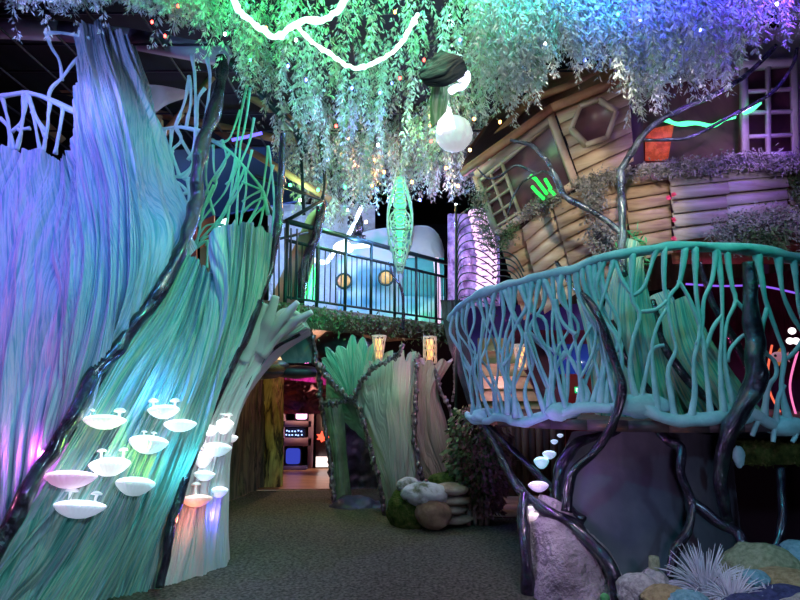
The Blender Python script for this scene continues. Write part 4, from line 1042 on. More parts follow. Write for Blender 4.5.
vine('seam_vine', [(612, 320, 5.1), (624, 356, 5.1), (636, 376, 5.1), (650, 392, 5.08), (660, 420, 5.05)], (.03, .045, .04, .04, .03), 'dark shiny seam low on the tall teal leaf')
vine('seam_vine', [(700, 262, 5.2), (712, 300, 5.2), (736, 345, 5.2), (752, 375, 5.2)], (.03, .035, .05, .04), 'dark seam edging the slanting green leaf')

# things behind the dense side of the railing
PINEB = mat('olive_clapboard', [(.4, (.26, .24, .10)), (.6, (.36, .34, .15))], scale=(3, 3, 9), rough=.7)
m = MB()
for i in range(7):
    y0 = 338 + i * 12.5; m.poly([(478, y0, 7.4), (540 + i * 3, y0, 7.4), (542 + i * 3, y0 + 13, 7.33), (478, y0 + 13, 7.33)], .04)
tag(make('clapboard_wall', m, PINEB), 'olive clapboard wall seen through the coral railing', 'wall panel')
MAR = mat('dark_maroon_wall', [(.4, (.07, .02, .04)), (.6, (.13, .04, .06))], scale=(6, 6, 2), rough=.7)
m = MB(); m.poly([(505, 330, 7.3), (620, 330, 7.3), (620, 425, 7.3), (552, 425, 7.3)], .08); tag(make('maroon_partition', m, MAR), 'dark maroon slanted panel behind the pinkish lantern', 'panel')
m = MB(); m.poly([(466, 308, 7.6), (600, 300, 7.6), (600, 345, 7.6), (466, 352, 7.6)], .05); tag(make('violet_window', m, mat('violet_blue_glass', [(0, (.06, .05, .22))], rough=.2, emis=(.12, .06, .6), es=.03)), 'dim violet-blue window band behind the railing top', 'window panel')
m = MB(); m.poly([(552, 344, 7.0), (598, 344, 7.0), (598, 374, 7.0), (552, 374, 7.0)], .03); tag(make('blue_window', m, mat('deep_blue_glass', [(0, (.02, .05, .28))], rough=.2, emis=(.02, .08, .6), es=.15)), 'deep blue pane over the red door', 'window panel')
m = MB(); m.poly([(566, 374, 6.9), (598, 374, 6.9), fl(598, 6.9), fl(566, 6.9)], .05); tag(make('red_door', m, mat('red_painted_board', [(0, (.50, .05, .06))], rough=.5)), 'red door behind the railing under the exit sign', 'door')
ex = thing('exit_sign', at(580, 394, 6.8), 'green lit EXIT sign beyond the coral railing', 'sign')
cx = at(580, 390, 6.8)
m = MB(); m.box(cx, (.12, .03, .075)); make('sign_box', m, emit('green_sign_face', (.02, .75, .25), 1.0), ex)
tcu = bpy.data.curves.new('lettering', 'FONT'); tcu.body = 'EXIT'; tcu.size = .055; tcu.align_x = 'CENTER'; tcu.align_y = 'CENTER'; tcu.extrude = .002
to = bpy.data.objects.new('lettering', tcu); COL.objects.link(to); to.parent = ex; to.location = Vector(cx - np.array(WORLD[ex.name])) + Vector((0, -.019, 0)); to.rotation_euler = (PI / 2, 0, 0)
tcu.materials.append(emit('sign_letters', (.7, 1, .8), 3)); bpy.context.view_layer.update(); tme = bpy.data.meshes.new_from_object(to); mw_ = to.matrix_basis.copy(); bpy.data.objects.remove(to); to = bpy.data.objects.new('lettering', tme); COL.objects.link(to); to.parent = ex; to.matrix_basis = mw_

# dark interior at the far right with fish ornament
m = MB(); m.poly([(700, 270, 7.5), (910, 270, 7.5), (910, 450, 7.5), (700, 450, 7.5)], .1); tag(make('magenta_backdrop', m, mat('dark_magenta_wall', [(.4, (.06, .01, .035)), (.6, (.20, .03, .10))], scale=(6, 6, 1.2), rough=.7, dist=1)), 'dark magenta backdrop behind the open side of the railing', 'panel')
fish = thing('fish_ornament', at(777, 362, 5.6), 'small pink and orange fish ornament hanging beside the thickest branch', 'fish ornament')
PINK = mat('pink_gloss', [(0, (.85, .38, .50))], rough=.3, emis=(1, .4, .5), es=.25)
fc = at(778, 357, 5.6)
m = MB(); m.blob(fc, (.075, .03, .052), 14, .03); make('body', m, PINK, fish, True)
m = MB(); m.poly([fc + [-.01, -.005, .04], fc + [.03, -.005, .09], fc + [.05, -.005, .03]], .01); m.poly([fc + [-.02, -.005, -.04], fc + [.0, -.005, -.09], fc + [.03, -.005, -.035]], .01); make('fin', m, mat('orange_fin', [(0, (.9, .35, .08))], emis=(1, .3, .05), es=.3), fish)
m = MB(); m.poly([fc + [.06, -.005, 0], fc + [.11, -.005, .05], fc + [.10, -.005, 0], fc + [.11, -.005, -.05]], .01); make('tail', m, PINK, fish)
m = MB(); m.blob(fc + np.array([-.045, -.03, .012]), (.014, .01, .014), 8, 0); make('eye', m, BLK, fish, True)
for i, (x, y_) in enumerate(((792, 331), (796, 341), (790, 341))):
    m = MB(); m.blob((x, y_, 5.7), (.035, .035, .035), 10, .05); tag(make('round_bulb', m, emit('bulb_white', (1, .85, .9), 2.2) if i == 0 else bpy.data.materials['bulb_white']), 'round white bulb in a cluster behind the railing near the fish ornament', 'bulb', 'white bulbs near the fish')
for i, (pts, c_, lab) in enumerate((([(772, 345, 5.8), (768, 370, 5.8), (770, 392, 5.8), (780, 412, 5.8)], (1, .15, .08), 'thin red-orange glowing strand hanging below the fish'), ([(798, 350, 5.8), (790, 385, 5.8), (796, 415, 5.8)], (1, .2, .5), 'thin pink glowing strand near the white bulbs'),
                                    ([(686, 284, 5.4), (720, 286, 5.4), (760, 286, 5.4), (800, 294, 5.4)], (.25, .1, .8), 'violet light wire strung level behind the railing top'))):
    m = MB(); m.tube(pts, .01, n=6, seg=30); tag(make('glowing_strand', m, emit('strand_%s' % 'abc'[i], c_, 1.2)), lab, 'light strand')

# ------------------------------------------------------------------ rocks below the platform
GROT = mat('smooth_dark_grotto_wall', [(.35, (.07, .07, .10)), (.55, (.12, .12, .15)), (.7, (.17, .17, .17))], scale=(1.5, 1.5, 1.5), rough=.75, bump=.3, bscale=(12, 12, 12))
geo, uv = sheet([[(572, 432, 5.4), (556, 470, 5.3), (548, 510, 5.1), bottom(548, 4.9)], [(600, 432, 5.0), (590, 470, 4.9), (585, 520, 4.8), bottom(585, 4.6)], [(640, 432, 4.85), (638, 480, 4.8), (640, 530, 4.7), bottom(640, 4.5)],
                 [(690, 432, 4.9), (690, 480, 4.85), (695, 530, 4.8), bottom(695, 4.6)], [(730, 440, 5.3), (735, 480, 5.3), (740, 530, 5.2), bottom(740, 5.1)]], 120, 100, ridge=(2, .02), thick=.2, seed=91, warp=.6, vs=.8)
tag(make('grotto_wall', geo, GROT, None, True, uv), 'smooth dark grey grotto wall beneath the platform', 'rock wall')
PKR = mat('pinkish_grey_rock', [(.3, (.20, .16, .18)), (.5, (.42, .36, .38)), (.7, (.55, .48, .48))], scale=(3, 3, 3), rough=.85, bump=1, bscale=(5, 5, 5), bdist=.16)
geo, uv = sheet([[(540, 494, 4.75), (530, 520, 4.7), (531, 552, 4.6), bottom(528, 4.45)], [(560, 502, 4.55), (555, 530, 4.45), (556, 560, 4.3), bottom(555, 4.15)], [(585, 528, 4.5), (590, 550, 4.35), (595, 580, 4.2), bottom(600, 4.0)], [(610, 552, 4.5), (622, 575, 4.4), (628, 600, 4.25), bottom(640, 4.0)]], 120, 120, ridge=(3, .025), thick=.2, seed=92, warp=1, vs=2)
tag(make('pink_rock', geo, PKR, None, True, uv), 'rough pinkish grey rock at the foot of the slanting branches', 'rock')
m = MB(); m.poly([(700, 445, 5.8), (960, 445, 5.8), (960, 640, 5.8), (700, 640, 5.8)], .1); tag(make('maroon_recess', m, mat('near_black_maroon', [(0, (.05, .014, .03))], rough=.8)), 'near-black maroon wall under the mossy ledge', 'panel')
led = thing('mossy_ledge', at(780, 466, 4.7), 'dark mossy ledge under the open end of the platform', 'ledge')
m = MB(); a = at(735, 452, 4.8); m.box((a[0] + 1.1, 4.9, a[2]), (2.2, .45, .17)); make('ledge_block', m, MOSS, led)
m = MB(); n = 3500; pos = np.stack([a[0] + rng.rand(n) * 2.2, 4.66 + rng.rand(n) * .1, a[2] - .1 + rng.rand(n) * .2], 1); m.leaves(pos, rng.normal(size=(n, 3)) + [0, -1, -.3], rng.uniform(.015, .04, n), rng.uniform(.008, .015, n)); make('moss_tufts', m, MOSS, led)
m = MB(); m.blob((739, 457, 4.5), (.045, .03, .085), 12, .2, 2, 3); tag(make('teal_drip', m, COPPER, None, True), 'teal painted drip hanging over the mossy ledge', 'coral')
m = MB(); m.poly([(690, 430, 5.3), (800, 425, 5.3), (800, 442, 5.3), (690, 446, 5.3)], .05); tag(make('pale_strip', m, mat('lilac_board', [(0, (.22, .24, .36))], rough=.6)), 'pale lilac board in the gap under the railing', 'board')

for px, py, w_, h_, c_, s, lab, bb in [(549, 453, 13, 9, (.55, .8, 1), 2.6, 'small blue-white mushroom, higher of the pair stacked on the dark branch', ()), (541, 460, 14, 13, (.45, .9, 1), 2.6, 'cyan glowing mushroom just beneath the small blue-white one', ()),
                                       (554, 441, 7, 5, (.5, .75, 1), 2.6, 'tiny light blue mushroom close under the deck', ()), (560, 435, 6, 4, (.6, .8, 1), 2.6, 'tiniest pale blue mushroom touching the deck edge', ()),
                                       (538, 484, 19, 11, (.72, .6, 1), 2.6, 'lilac-white glowing mushroom over the slanting branches', ()), (528, 508, 14, 9, (.95, .85, 1), 2.6, 'white glowing mushroom on the outer side of the branch bend', ()),
                                       (540, 516, 24, 15, (1, .8, .85), 2.6, 'large rosy white mushroom at the bend above the pink rock', ())]:
    p = at(px, py, 4.75 if py > 470 else 5.15); k = p[1] / F
    mushroom(p, (-.5, -1, 0), w_ * k, h_ * k * .95, c_, s, lab, bb, group='glowing mushrooms below the platform', tilt=.5)

# ------------------------------------------------------------------ coral bed at the front
def coral_mat(name, a, b): return mat(name, [(.35, a), (.6, b)], scale=(30, 30, 30), rough=.9, bump=1, bscale=(45, 45, 45), bdist=.03)
CM1 = coral_mat('grey_white_coral', (.30, .30, .30), (.60, .60, .58)); CM2 = coral_mat('ochre_coral', (.28, .22, .10), (.46, .38, .20)); CM3 = coral_mat('turquoise_coral', (.10, .32, .38), (.24, .50, .58)); CM4 = coral_mat('navy_coral', (.02, .03, .10), (.06, .08, .22))
OLV = coral_mat('olive_green_coral', (.20, .26, .14), (.36, .42, .26))
for px, py, Y, r, m_, lab in [
    (639, 592, 3.85, (.14, .14, .11), CM1, 'knobbly grey-white brain coral nearest the pink rock'), (655, 582, 3.95, (.09, .09, .08), CM1, 'smaller grey-white coral under the olive sponge'),
    (667, 598, 3.7, (.16, .12, .07), CM2, 'flat ochre coral between the grey-white coral and the spiky plant'), (688, 602, 3.6, (.12, .1, .06), CM3, 'turquoise coral patch at the base of the spiky plant'),
    (762, 568, 4.1, (.27, .2, .17), OLV, 'large olive-green rounded coral behind the spiky plant'), (785, 590, 3.8, (.2, .2, .12), CM2, 'ochre coral in front of the olive-green one'),
    (756, 578, 3.75, (.08, .08, .05), CM3, 'small turquoise coral wedged beside the olive-green one'), (779, 556, 4.15, (.10, .1, .07), CM4, 'dark navy rock sitting atop the coral mound'),
    (800, 562, 4.1, (.15, .15, .14), CM3, 'turquoise knobbly coral at the frame corner'), (786, 600, 3.5, (.22, .12, .08), CM4, 'broad navy coral low in the corner'),
    (750, 606, 3.45, (.15, .1, .06), CM4, 'navy coral tucked under the second spiky tuft'), (810, 606, 3.4, (.17, .1, .06), CM1, 'pale coral rubble at the lowest corner')]:
    boulder(px, py, Y, r, m_, lab, px * .37, 'coral_lump', 'coral')
m = MB(); c_ = at(654, 566, 3.95); m.tube([c_ - up * .06, c_, c_ + up * .06], (.03, .035, .03), n=12, seg=10, bump=.15); tag(make('tube_sponge', m, OLV, None, True), 'stubby olive tube sponge standing on the grey-white coral', 'sponge')
boulder(605, 598, 3.95, (.03, .03, .03), mat('bright_green_pebble', [(0, (.10, .45, .15))], rough=.6), 'tiny bright green pebble in front of the pink rock', 3, 'green_pebble', 'pebble')
SPK = mat('pale_blue_spiky_leaf', [(.4, (.50, .58, .66)), (.6, (.70, .76, .80))], scale=(5, 5, 5), rough=.6)
def spiky(px, py, Y, n, ln, lab, lean=0):
    base = at(px, py, Y); m = MB()
    for i in range(n):
        a = rng.rand() * 2 * PI; el = rng.uniform(.15, 1.35); L = ln * rng.uniform(.65, 1.1)
        d = np.array([math.cos(a) * math.cos(el) + lean, math.sin(a) * math.cos(el) * .8, math.sin(el)])
        e = base + d * L + np.array([0, 0, -.25 * L * math.cos(el)]); mid = base + d * L * .55
        m.tube([base + rng.normal(0, .012, 3), mid, e], (.0055, .005, .0012), n=4, seg=7)
    tag(make('spiky_plant', m, SPK, None, True), lab, 'plant')
spiky(706, 597, 3.8, 230, .34, 'large pale blue spiky tuft like a sea anemone'); spiky(732, 606, 3.6, 170, .25, 'smaller white spiky tuft drooping beside the large one', .1)
spiky(770, 604, 3.5, 60, .12, 'short lilac spiky tuft among the corner corals')

# ------------------------------------------------------------------ treehouse
house = thing('treehouse', fl(640, 6.5, 1.7), 'tilted plank treehouse with lattice windows and a curved hull', 'treehouse')
def bil(q, u, v): return (q[0] * (1 - u) + q[1] * u) * (1 - v) + (q[3] * (1 - u) + q[2] * u) * v
def lap(name, q, n, m_=WOOD, th=.022, lip=.042, jit=.012, parent=None, hole=None):
    q = [P(x) for x in q]; nn = np.cross(q[1] - q[0], q[3] - q[0]); nn /= np.linalg.norm(nn)
    if nn @ (CAM - q[0]) < 0: nn = -nn
    m = MB()
    for i in range(n):
        v0 = i / n; v1 = (i + 1.12) / n; e0 = rng.uniform(-jit, jit); e1 = rng.uniform(-jit, jit); t0 = rng.normal(0, jit * .5)
        a = bil(q, 0 + e0, v0); b = bil(q, 1 + e1, v0); c = bil(q, 1 + e1, min(v1, 1.04)); d = bil(q, 0 + e0, min(v1, 1.04))
        fr = [a + nn * t0, b + nn * t0, c + nn * (lip + t0), d + nn * (lip + t0)]; bk = [x - nn * th for x in fr]
        m.add(np.array(fr + bk), [(3, 2, 1, 0), (4, 5, 6, 7), (0, 1, 5, 4), (1, 2, 6, 5), (2, 3, 7, 6), (3, 0, 4, 7)])
    return make(name, m, m_, parent or house)
WOODs = [WOOD, mat('pale_plank_wood', [(.3, (.42, .30, .20)), (.5, (.56, .43, .30)), (.7, (.64, .52, .40))], scale=(2.2, 2.2, 14), rough=.7, bump=.12, bscale=(5, 5, 60), bdist=.01, dist=.4),
         mat('grey_plank_wood', [(.3, (.32, .26, .22)), (.5, (.48, .41, .38)), (.7, (.56, .50, .47))], scale=(2.2, 2.2, 14), rough=.7, bump=.12, bscale=(5, 5, 60), bdist=.01, dist=.4)]
lap('hull_planks', [(500, 240, 6.5), (527, 226, 6.3), (545, 300, 6.5), (524, 318, 6.7)], 5, WOODs[0])
lap('hull_planks', [(522, 228, 6.25), (556, 198, 6.0), (576, 292, 6.1), (545, 312, 6.35)], 7, WOODs[1])
lap('hull_planks', [(553, 203, 5.95), (592, 184, 5.75), (606, 285, 5.85), (578, 300, 6.05)], 8, WOODs[0])
lap('hull_planks', [(590, 185, 5.75), (624, 176, 5.65), (630, 285, 5.75), (606, 290, 5.85)], 8, WOODs[0])
lap('hull_planks', [(624, 174, 5.6), (668, 167, 5.5), (672, 252, 5.55), (632, 260, 5.65)], 7, WOODs[0])
lap('hull_planks', [(668, 172, 5.45), (727, 167, 5.4), (727, 233, 5.4), (675, 240, 5.45)], 5, WOODs[2])
lap('hull_planks', [(726, 167, 5.4), (787, 163, 5.45), (786, 222, 5.45), (727, 230, 5.4)], 5, WOODs[2])
lap('hull_planks', [(789, 190, 5.6), (850, 185, 5.7), (850, 235, 5.7), (789, 232, 5.6)], 3, WOODs[2])
lap('hull_planks', [(672, 238, 5.75), (850, 232, 5.75), (850, 262, 5.9), (672, 262, 5.9)], 2, REDW)
# backing hull
m = MB(); m.poly([(505, 236, 6.9), (560, 196, 6.5), (640, 176, 6.1), (800, 170, 6.1), (850, 170, 6.2), (850, 262, 6.3), (600, 298, 6.4), (530, 314, 7.0)], .15); make('hull_frame', m, DARKW, house)
# face with the lattice window
qa = [at(476, 176, 6.6), at(551, 114, 5.95), at(575, 184, 5.85), at(497, 234, 6.45)]
m = MB(); m.bar(qa[0], qa[1], .05, .10); m.bar(qa[3], qa[2], .07, .07); m.bar(qa[0], qa[3], .05, .08); make('window_frame', m, FRAMEW, house)
m = MB(); m.bar(bil(qa, .02, .12), bil(qa, 1, .10), .04, .04)
m.bar(bil(qa, .17, .1), bil(qa, .17, 1), .03, .03); m.bar(bil(qa, .33, .1), bil(qa, .33, 1), .035, .035)
for v_ in (.32, .52, .72, .9): m.bar(bil(qa, 0, v_), bil(qa, .33, v_), .028, .028)
make('window_lattice', m, FRAMEW, house)
GLD = mat('dark_purple_glass', [(.4, (.10, .04, .06)), (.6, (.20, .09, .11))], scale=(2, 2, 2), rough=.3, detail=3, dist=1)
nn = np.cross(qa[1] - qa[0], qa[3] - qa[0]); nn /= np.linalg.norm(nn); nn = -nn if nn @ (CAM - qa[0]) < 0 else nn
m = MB(); m.poly([x - nn * .05 for x in qa], .02); make('pane', m, GLD, house)
# corner post
m = MB(); m.bar((547, 108, 5.9), (576, 186, 5.8), .07, .07); make('corner_post', m, FRAMEW, house)
# hexagon wall
qb = [at(556, 112, 5.88), at(629, 76, 5.6), at(633, 160, 5.55), at(581, 184, 5.8)]
lap('wall_planks', qb, 6, WOODs[1])
hexp = [(599, 100), (616, 112), (607, 138), (586, 145), (571, 129), (580, 107)]
def yb(px): return np.interp(px, [556, 633], [5.86, 5.56]) - .08
hx = [at(x, y_, yb(x)) for x, y_ in hexp]; hc = np.mean(hx, 0)
m = MB()
for i in range(6): m.bar(hx[i], hx[(i + 1) % 6], .045, .07, up=(0, 1, 0.01))
hw = make('hexagon_window', m, FRAMEW, house)
m = MB(); m.poly([x + [0, .02, 0] for x in hx], .02); make('hexagon_pane', m, GLD, hw)
# fascia and roof
m = MB(); m.bar((462, 174, 6.5), (552, 108, 5.8), .05, .09); m.bar((552, 108, 5.8), (660, 64, 5.35), .05, .09); make('fascia', m, REDW, house)
m = MB(); m.bar((476, 176, 6.62), (552, 116, 5.9), .05, .12); make('eave_board', m, WOODs[2], house)
m = MB(); m.poly([(462, 172, 6.5), (552, 108, 5.8), (660, 64, 5.35), at(700, 40, 7.5), at(520, 80, 8.0), at(470, 150, 8.2)], .06, (0, 0, 1)); make('roof_deck', m, REDW, house)
m = MB(); m.bar((474, 160, 6.9), (530, 100, 6.5), .05, .08); m.bar((530, 100, 6.5), (640, 60, 5.9), .05, .08); make('upper_fascia', m, REDW, house)
m = MB(); m.blob((488, 158, 6.38), (.03, .03, .03), 8, 0); make('eave_bulb', m, emit('green_white_bulb', (.6, 1, .8), 1.0), house)
# wide opening and mullioned window
m = MB(); m.poly([(628, 86, 5.6), (642, 84, 5.6), (644, 166, 5.55), (630, 162, 5.55)], .08); make('dark_jamb', m, mat('dark_purple_jamb', [(0, (.09, .05, .10))], rough=.5), house)
m = MB(); m.poly([(640, 60, 5.75), (742, 50, 5.75), (742, 164, 5.75), (640, 168, 5.75)], .03); make('pane', m, GLD, house)
m = MB(); m.bar((640, 168, 5.5), (850, 158, 5.5), .1, .06); make('sill', m, WOODs[2], house)
LIL = mat('lilac_lit_frame_wood', [(.3, (.48, .44, .46)), (.6, (.62, .58, .60))], scale=(4, 4, 4), rough=.6)  # purple light on the wood put into its base colour
ww = MB()
for (a, b, w_) in (((743, 50), (745, 158), .06), ((768, 66), (768, 158), .04), ((793, 58), (795, 156), .05), ((812, 50), (812, 156), .05), ((738, 66), (850, 58), .08), ((744, 92), (812, 88), .035), ((745, 113), (812, 111), .035), ((745, 137), (812, 134), .035), ((738, 156), (812, 154), .05)):
    ww.bar((*a, 5.5), (*b, 5.5), w_, w_)
wf = make('mullioned_window', ww, LIL, house)
m = MB(); m.poly([(740, 50, 5.62), (850, 50, 5.62), (850, 160, 5.62), (740, 160, 5.62)], .03); make('window_pane', m, GLD, wf)
m = MB(); m.poly([(797, 50, 5.4), (860, 45, 5.4), (860, 160, 5.4), (799, 156, 5.4)], .1); make('side_board', m, LIL, house)
m = MB(); m.poly([(628, 40, 5.6), (870, 20, 5.6), (870, 58, 5.6), (628, 84, 5.6)], .08); make('head_board', m, LIL, house)
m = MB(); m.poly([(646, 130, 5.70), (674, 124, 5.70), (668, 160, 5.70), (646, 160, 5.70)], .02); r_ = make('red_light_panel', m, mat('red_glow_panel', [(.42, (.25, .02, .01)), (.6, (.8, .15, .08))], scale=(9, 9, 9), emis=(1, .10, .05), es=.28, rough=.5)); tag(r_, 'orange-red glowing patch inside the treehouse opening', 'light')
GRN = emit('green_led_rope', (.08, 1, .35), 2.6)
m = MB(); m.tube([(663, 118, 5.6), (678, 124, 5.6), (696, 123, 5.6), (712, 126, 5.6), (725, 119, 5.6), (735, 117, 5.6)], .022, seg=50, bump=.5); m.tube([(744, 113, 5.42), (752, 109, 5.42), (760, 103, 5.42)], .022, seg=20, bump=.5)
tag(make('led_rope', m, GRN, None, True), 'bright green LED rope strung across the treehouse opening', 'light rope')
m = MB()  # glowing rods imitate a lantern's reflection in the pane
for (x, y_, l) in ((538, 182, 8), (544, 190, 8), (548, 184, 10), (552, 192, 6), (535, 190, 7), (541, 196, 6), (534, 178, 5)): m.tube([(x - 3, y_ - l * .5, 5.9), (x, y_, 5.88), (x + 3, y_ + l * .5, 5.9)], .018, n=6, seg=8)
tag(make('lantern_reflection', m, emit('bright_green', (.03, 1, .10), 1.8), None, True), 'glowing green rods imitating a lantern reflection in the tilted pane by the lattice window', 'lantern')

# moss on the sills
MOSSG = mat('grey_moss', [(.4, (.20, .20, .19)), (.6, (.38, .37, .36))], scale=(20, 20, 20), rough=1)
def moss(line, n, sp, lab, m_=MOSSG, down=.5, ln=(.02, .06), cat='moss'):
    C = arc([P(q) for q in line], 100); i = rng.randint(0, 100, n); pos = C[i] + rng.normal(0, 1, (n, 3)) * np.array([sp, sp * .5, sp]) + np.stack([np.zeros(n), np.full(n, -.04), -np.abs(rng.normal(0, sp * down, n)) * (1 + 1.6 * (vn(i * .09, n * .37) > .55))], 1)
    m = MB(); m.leaves(pos, rng.normal(size=(n, 3)) + [0, -.6, -.6], rng.uniform(*ln, n), rng.uniform(.008, .022, n)); return tag(make('moss_garland', m, m_), lab, cat, kind='stuff')
moss([(575, 186, 5.65), (600, 178, 5.6), (630, 172, 5.5)], 1600, .035, 'grey moss garland along the sill below the hexagon window')
moss([(590, 190, 5.55), (596, 205, 5.6)], 900, .06, 'clump of grey moss drooping over the plank hull corner')
moss([(595, 228, 5.55), (606, 240, 5.55)], 1300, .07, 'grey moss hanging beside the upright dark trunk on the hull')
moss([(640, 170, 5.4), (680, 165, 5.35), (730, 160, 5.3), (800, 160, 5.35)], 4200, .035, 'long lilac-grey moss garland along the wide sill')
moss([(716, 236, 5.2), (745, 224, 5.2), (775, 220, 5.2), (800, 226, 5.2)], 3600, .07, 'thick lilac moss mound below the grey planks')
moss([(520, 216, 6.2), (545, 200, 6.0), (560, 192, 5.9)], 900, .04, 'thin grey moss along the sill of the lattice window')
moss([(512, 224, 6.2), (502, 240, 6.3), (498, 236, 6.3)], 500, .05, 'dark green leafy sprig on the hull corner by the lattice window', IVYG)
moss([(478, 190, 6.5), (482, 220, 6.6), (492, 244, 6.5)], 1500, .06, 'grey moss trailing down the outer edge of the treehouse')
moss([(632, 236, 5.3), (628, 252, 5.25), (636, 262, 5.2)], 260, .05, 'bright green leaves sprouting behind the tall teal leaf', mat('bright_green_leaf', [(0, (.06, .42, .16))], rough=.4), ln=(.08, .14), cat='leaves')
moss([(795, 175, 5.5), (800, 190, 5.5)], 900, .07, 'dark green tuft at the end of the wide sill', IVYG)
moss([(740, 238, 5.15), (780, 236, 5.15)], 500, .05, 'dark green leaves nestled in the lilac moss mound', IVYG, ln=(.05, .1), cat='leaves')
FLW = mat('pink_petal', [(0, (.85, .10, .25))], rough=.5)
for x, y_, lab in ((668, 198, 'pink flower bud highest on the plank seam'), (673, 195, 'second pink bud tucked beside the highest one'), (673, 220, 'pink flower in the middle of the plank seam'), (673, 239, 'lowest pink flower on the plank seam')):
    m = MB(); c_ = at(x, y_, 5.32); n = 14; a = np.arange(n) * 2.4; m.leaves(np.repeat(c_[None], n, 0), np.stack([np.cos(a), np.full(n, -.6), np.sin(a)], 1), np.full(n, .035), np.full(n, .025)); tag(make('pink_flower', m, FLW), lab, 'flower', 'pink flowers on the plank seam')

# branches over the treehouse
BR = mat('dark_silver_branch', [(.35, (.03, .035, .05)), (.6, (.16, .20, .24))], scale=(9, 9, 9), rough=.25, metal=.6, bump=1, bscale=(20, 20, 20), coat=.5)
tr = thing('silver_branch_tree', (622, 270, 5.1), 'dark silvery branching tree growing in front of the treehouse hull', 'tree')
def limb(pts, r, name='branch'):
    r = [q * .75 for q in r]
    m = MB(); m.tube(pts, r, n=12, seg=len(pts) * 12, bump=.3, bf=9); make(name, m, BR, tr, True)
limb([(622, 275, 5.0), (622, 240, 5.1), (622, 200, 5.1), (620, 170, 5.1)], (.055, .05, .045, .045), 'main_stem')
limb([(620, 172, 5.1), (633, 150, 5.05), (650, 128, 5.0), (680, 110, 4.95), (720, 92, 4.9), (750, 72, 4.85), (776, 46, 4.8)], (.045, .04, .035, .03, .03))
limb([(642, 140, 5.05), (664, 140, 5.0), (690, 137, 4.95), (720, 122, 4.9), (750, 106, 4.85), (775, 90, 4.8), (792, 66, 4.8), (797, 48, 4.8)], (.02, .022, .022, .022, .02))
limb([(624, 236, 5.1), (608, 222, 5.15), (582, 206, 5.2), (565, 196, 5.25), (556, 178, 5.3), (545, 158, 5.35), (532, 146, 5.4), (510, 140, 5.45)], (.03, .04, .038, .04, .04, .03, .03, .02))
limb([(556, 178, 5.3), (545, 171, 5.35), (535, 175, 5.4), (522, 183, 5.45), (512, 200, 5.5), (508, 215, 5.5)], (.02, .018, .015, .012, .01))
limb([(536, 174, 5.4), (525, 168, 5.45), (514, 166, 5.5), (500, 176, 5.55), (488, 178, 5.6), (477, 168, 5.6)], (.018, .02, .018, .016, .01))

# hoops and pink coil
hp = thing('wire_hoop_screen', at(456, 330, 7.0), 'dark screen of nested wire hoops on an upright post', 'screen')
m = MB(); m.bar((456, 205, 7.0), (456, 420, 7.0), .03, .03); make('post', m, RAILM, hp)
for i in range(13):
    m = MB(); y0 = 232 + i * 7.5; m.tube([(456, y0, 7.0), (460, y0 - 16, 6.95), (472, y0 - 24 + i * .6, 6.9), (485, y0 - 20 + i * .8, 6.9), (494 + i * .3, y0 - 6, 6.95)], .009, n=5, seg=20); make('hoop', m, RAILM, hp, True)
for i in range(5):
    m = MB(); y0 = 262 + i * 6; m.tube([(492, y0 - 8, 6.3), (505, y0 - 10, 6.25), (516, y0 - 4, 6.2), (524, y0 + 10, 6.2)], .009, n=5, seg=20); make('hoop', m, RAILM, hp, True)
m = MB(); c0_ = []
for i in range(90):
    t = i / 90; a = t * 2 * PI * 13; c0_.append(at(478 + 9 * math.sin(t * 2.2) + 9 * math.cos(a), 210 + 82 * t + 2.4 * math.sin(a), 8.2) + np.array([0, .12 * math.sin(a), 0]))
m.tube(c0_, .028, n=6, seg=420); tag(make('pink_coil_lamp', m, emit('pink_white_coil', (1, .62, 1), 1.6), None, True), 'tall glowing pink-white coil behind the wire hoops', 'lamp')
geo, uv = sheet([[(x, 214, 9.0), (x, 250, 9.0), (x, 330, 9.0)] for x in (448, 462, 480, 500)], 30, 40, ridge=(4, .08), thick=.1, seed=16)
tag(make('lilac_backdrop', geo, mat('mottled_lilac_wall', [(.4, (.08, .05, .14)), (.6, (.42, .30, .52))], scale=(5, 5, 5), rough=.5, bump=1, bscale=(9, 9, 9), bdist=.08), None, True, uv), 'pale lilac crumpled wall behind the pink coil lamp', 'panel')

# shell lamp and fan leaves in the canopy
WSH = mat('white_shell', [(.4, (.75, .78, .85)), (.6, (.9, .9, .95))], scale=(8, 8, 8), rough=.4, emis=(.9, .93, 1), es=.45, bump=.5, bscale=(14, 14, 14))
sh_ = thing('shell_lamp', at(453, 152, 5.0), 'white glowing ridged globe lamp with a pointed stem under the canopy', 'lamp')
cg = at(454, 134, 5.0); rr = 19 * 5.0 / F
m = MB(); prof_ = [(rr * math.sin(t), -rr * math.cos(t)) for t in np.linspace(.05, PI - .05, 20)]; m.lathe(prof_, cg, 64, None, wob=lambda a, p: 1 + .045 * np.cos(a * 11)[None] * np.ones((len(p), 1)) + .02 * np.sin(p[:, 1:2] * 90)); make('globe', m, WSH, sh_, True)
m = MB(); m.tube([(446, 130, 4.85), (446, 112, 4.9), (447, 98, 4.95)], (.09, .06, .01), n=12, seg=14); make('pointed_stem', m, emit('white_stem', (.95, 1, 1), 2.2), sh_, True)
m = MB(); m.tube([at(450, 118, 5.0), np.array([at(452, 118, 5.0)[0], 5.0, 5.3])], .006, n=5, seg=4); make('cord', m, STEEL, sh_)
DKF = mat('dark_teal_fan_leaf', [(.4, (.015, .03, .035)), (.6, (.04, .07, .07))], scale=(24, 1, 1), space='UV', rough=.5, bump=.6, bscale=(40, 1, 1))
GRF = mat('green_translucent_fan', [(.4, (.15, .55, .20)), (.6, (.65, .85, .60))], scale=(24, 1, 1), space='UV', rough=.5)
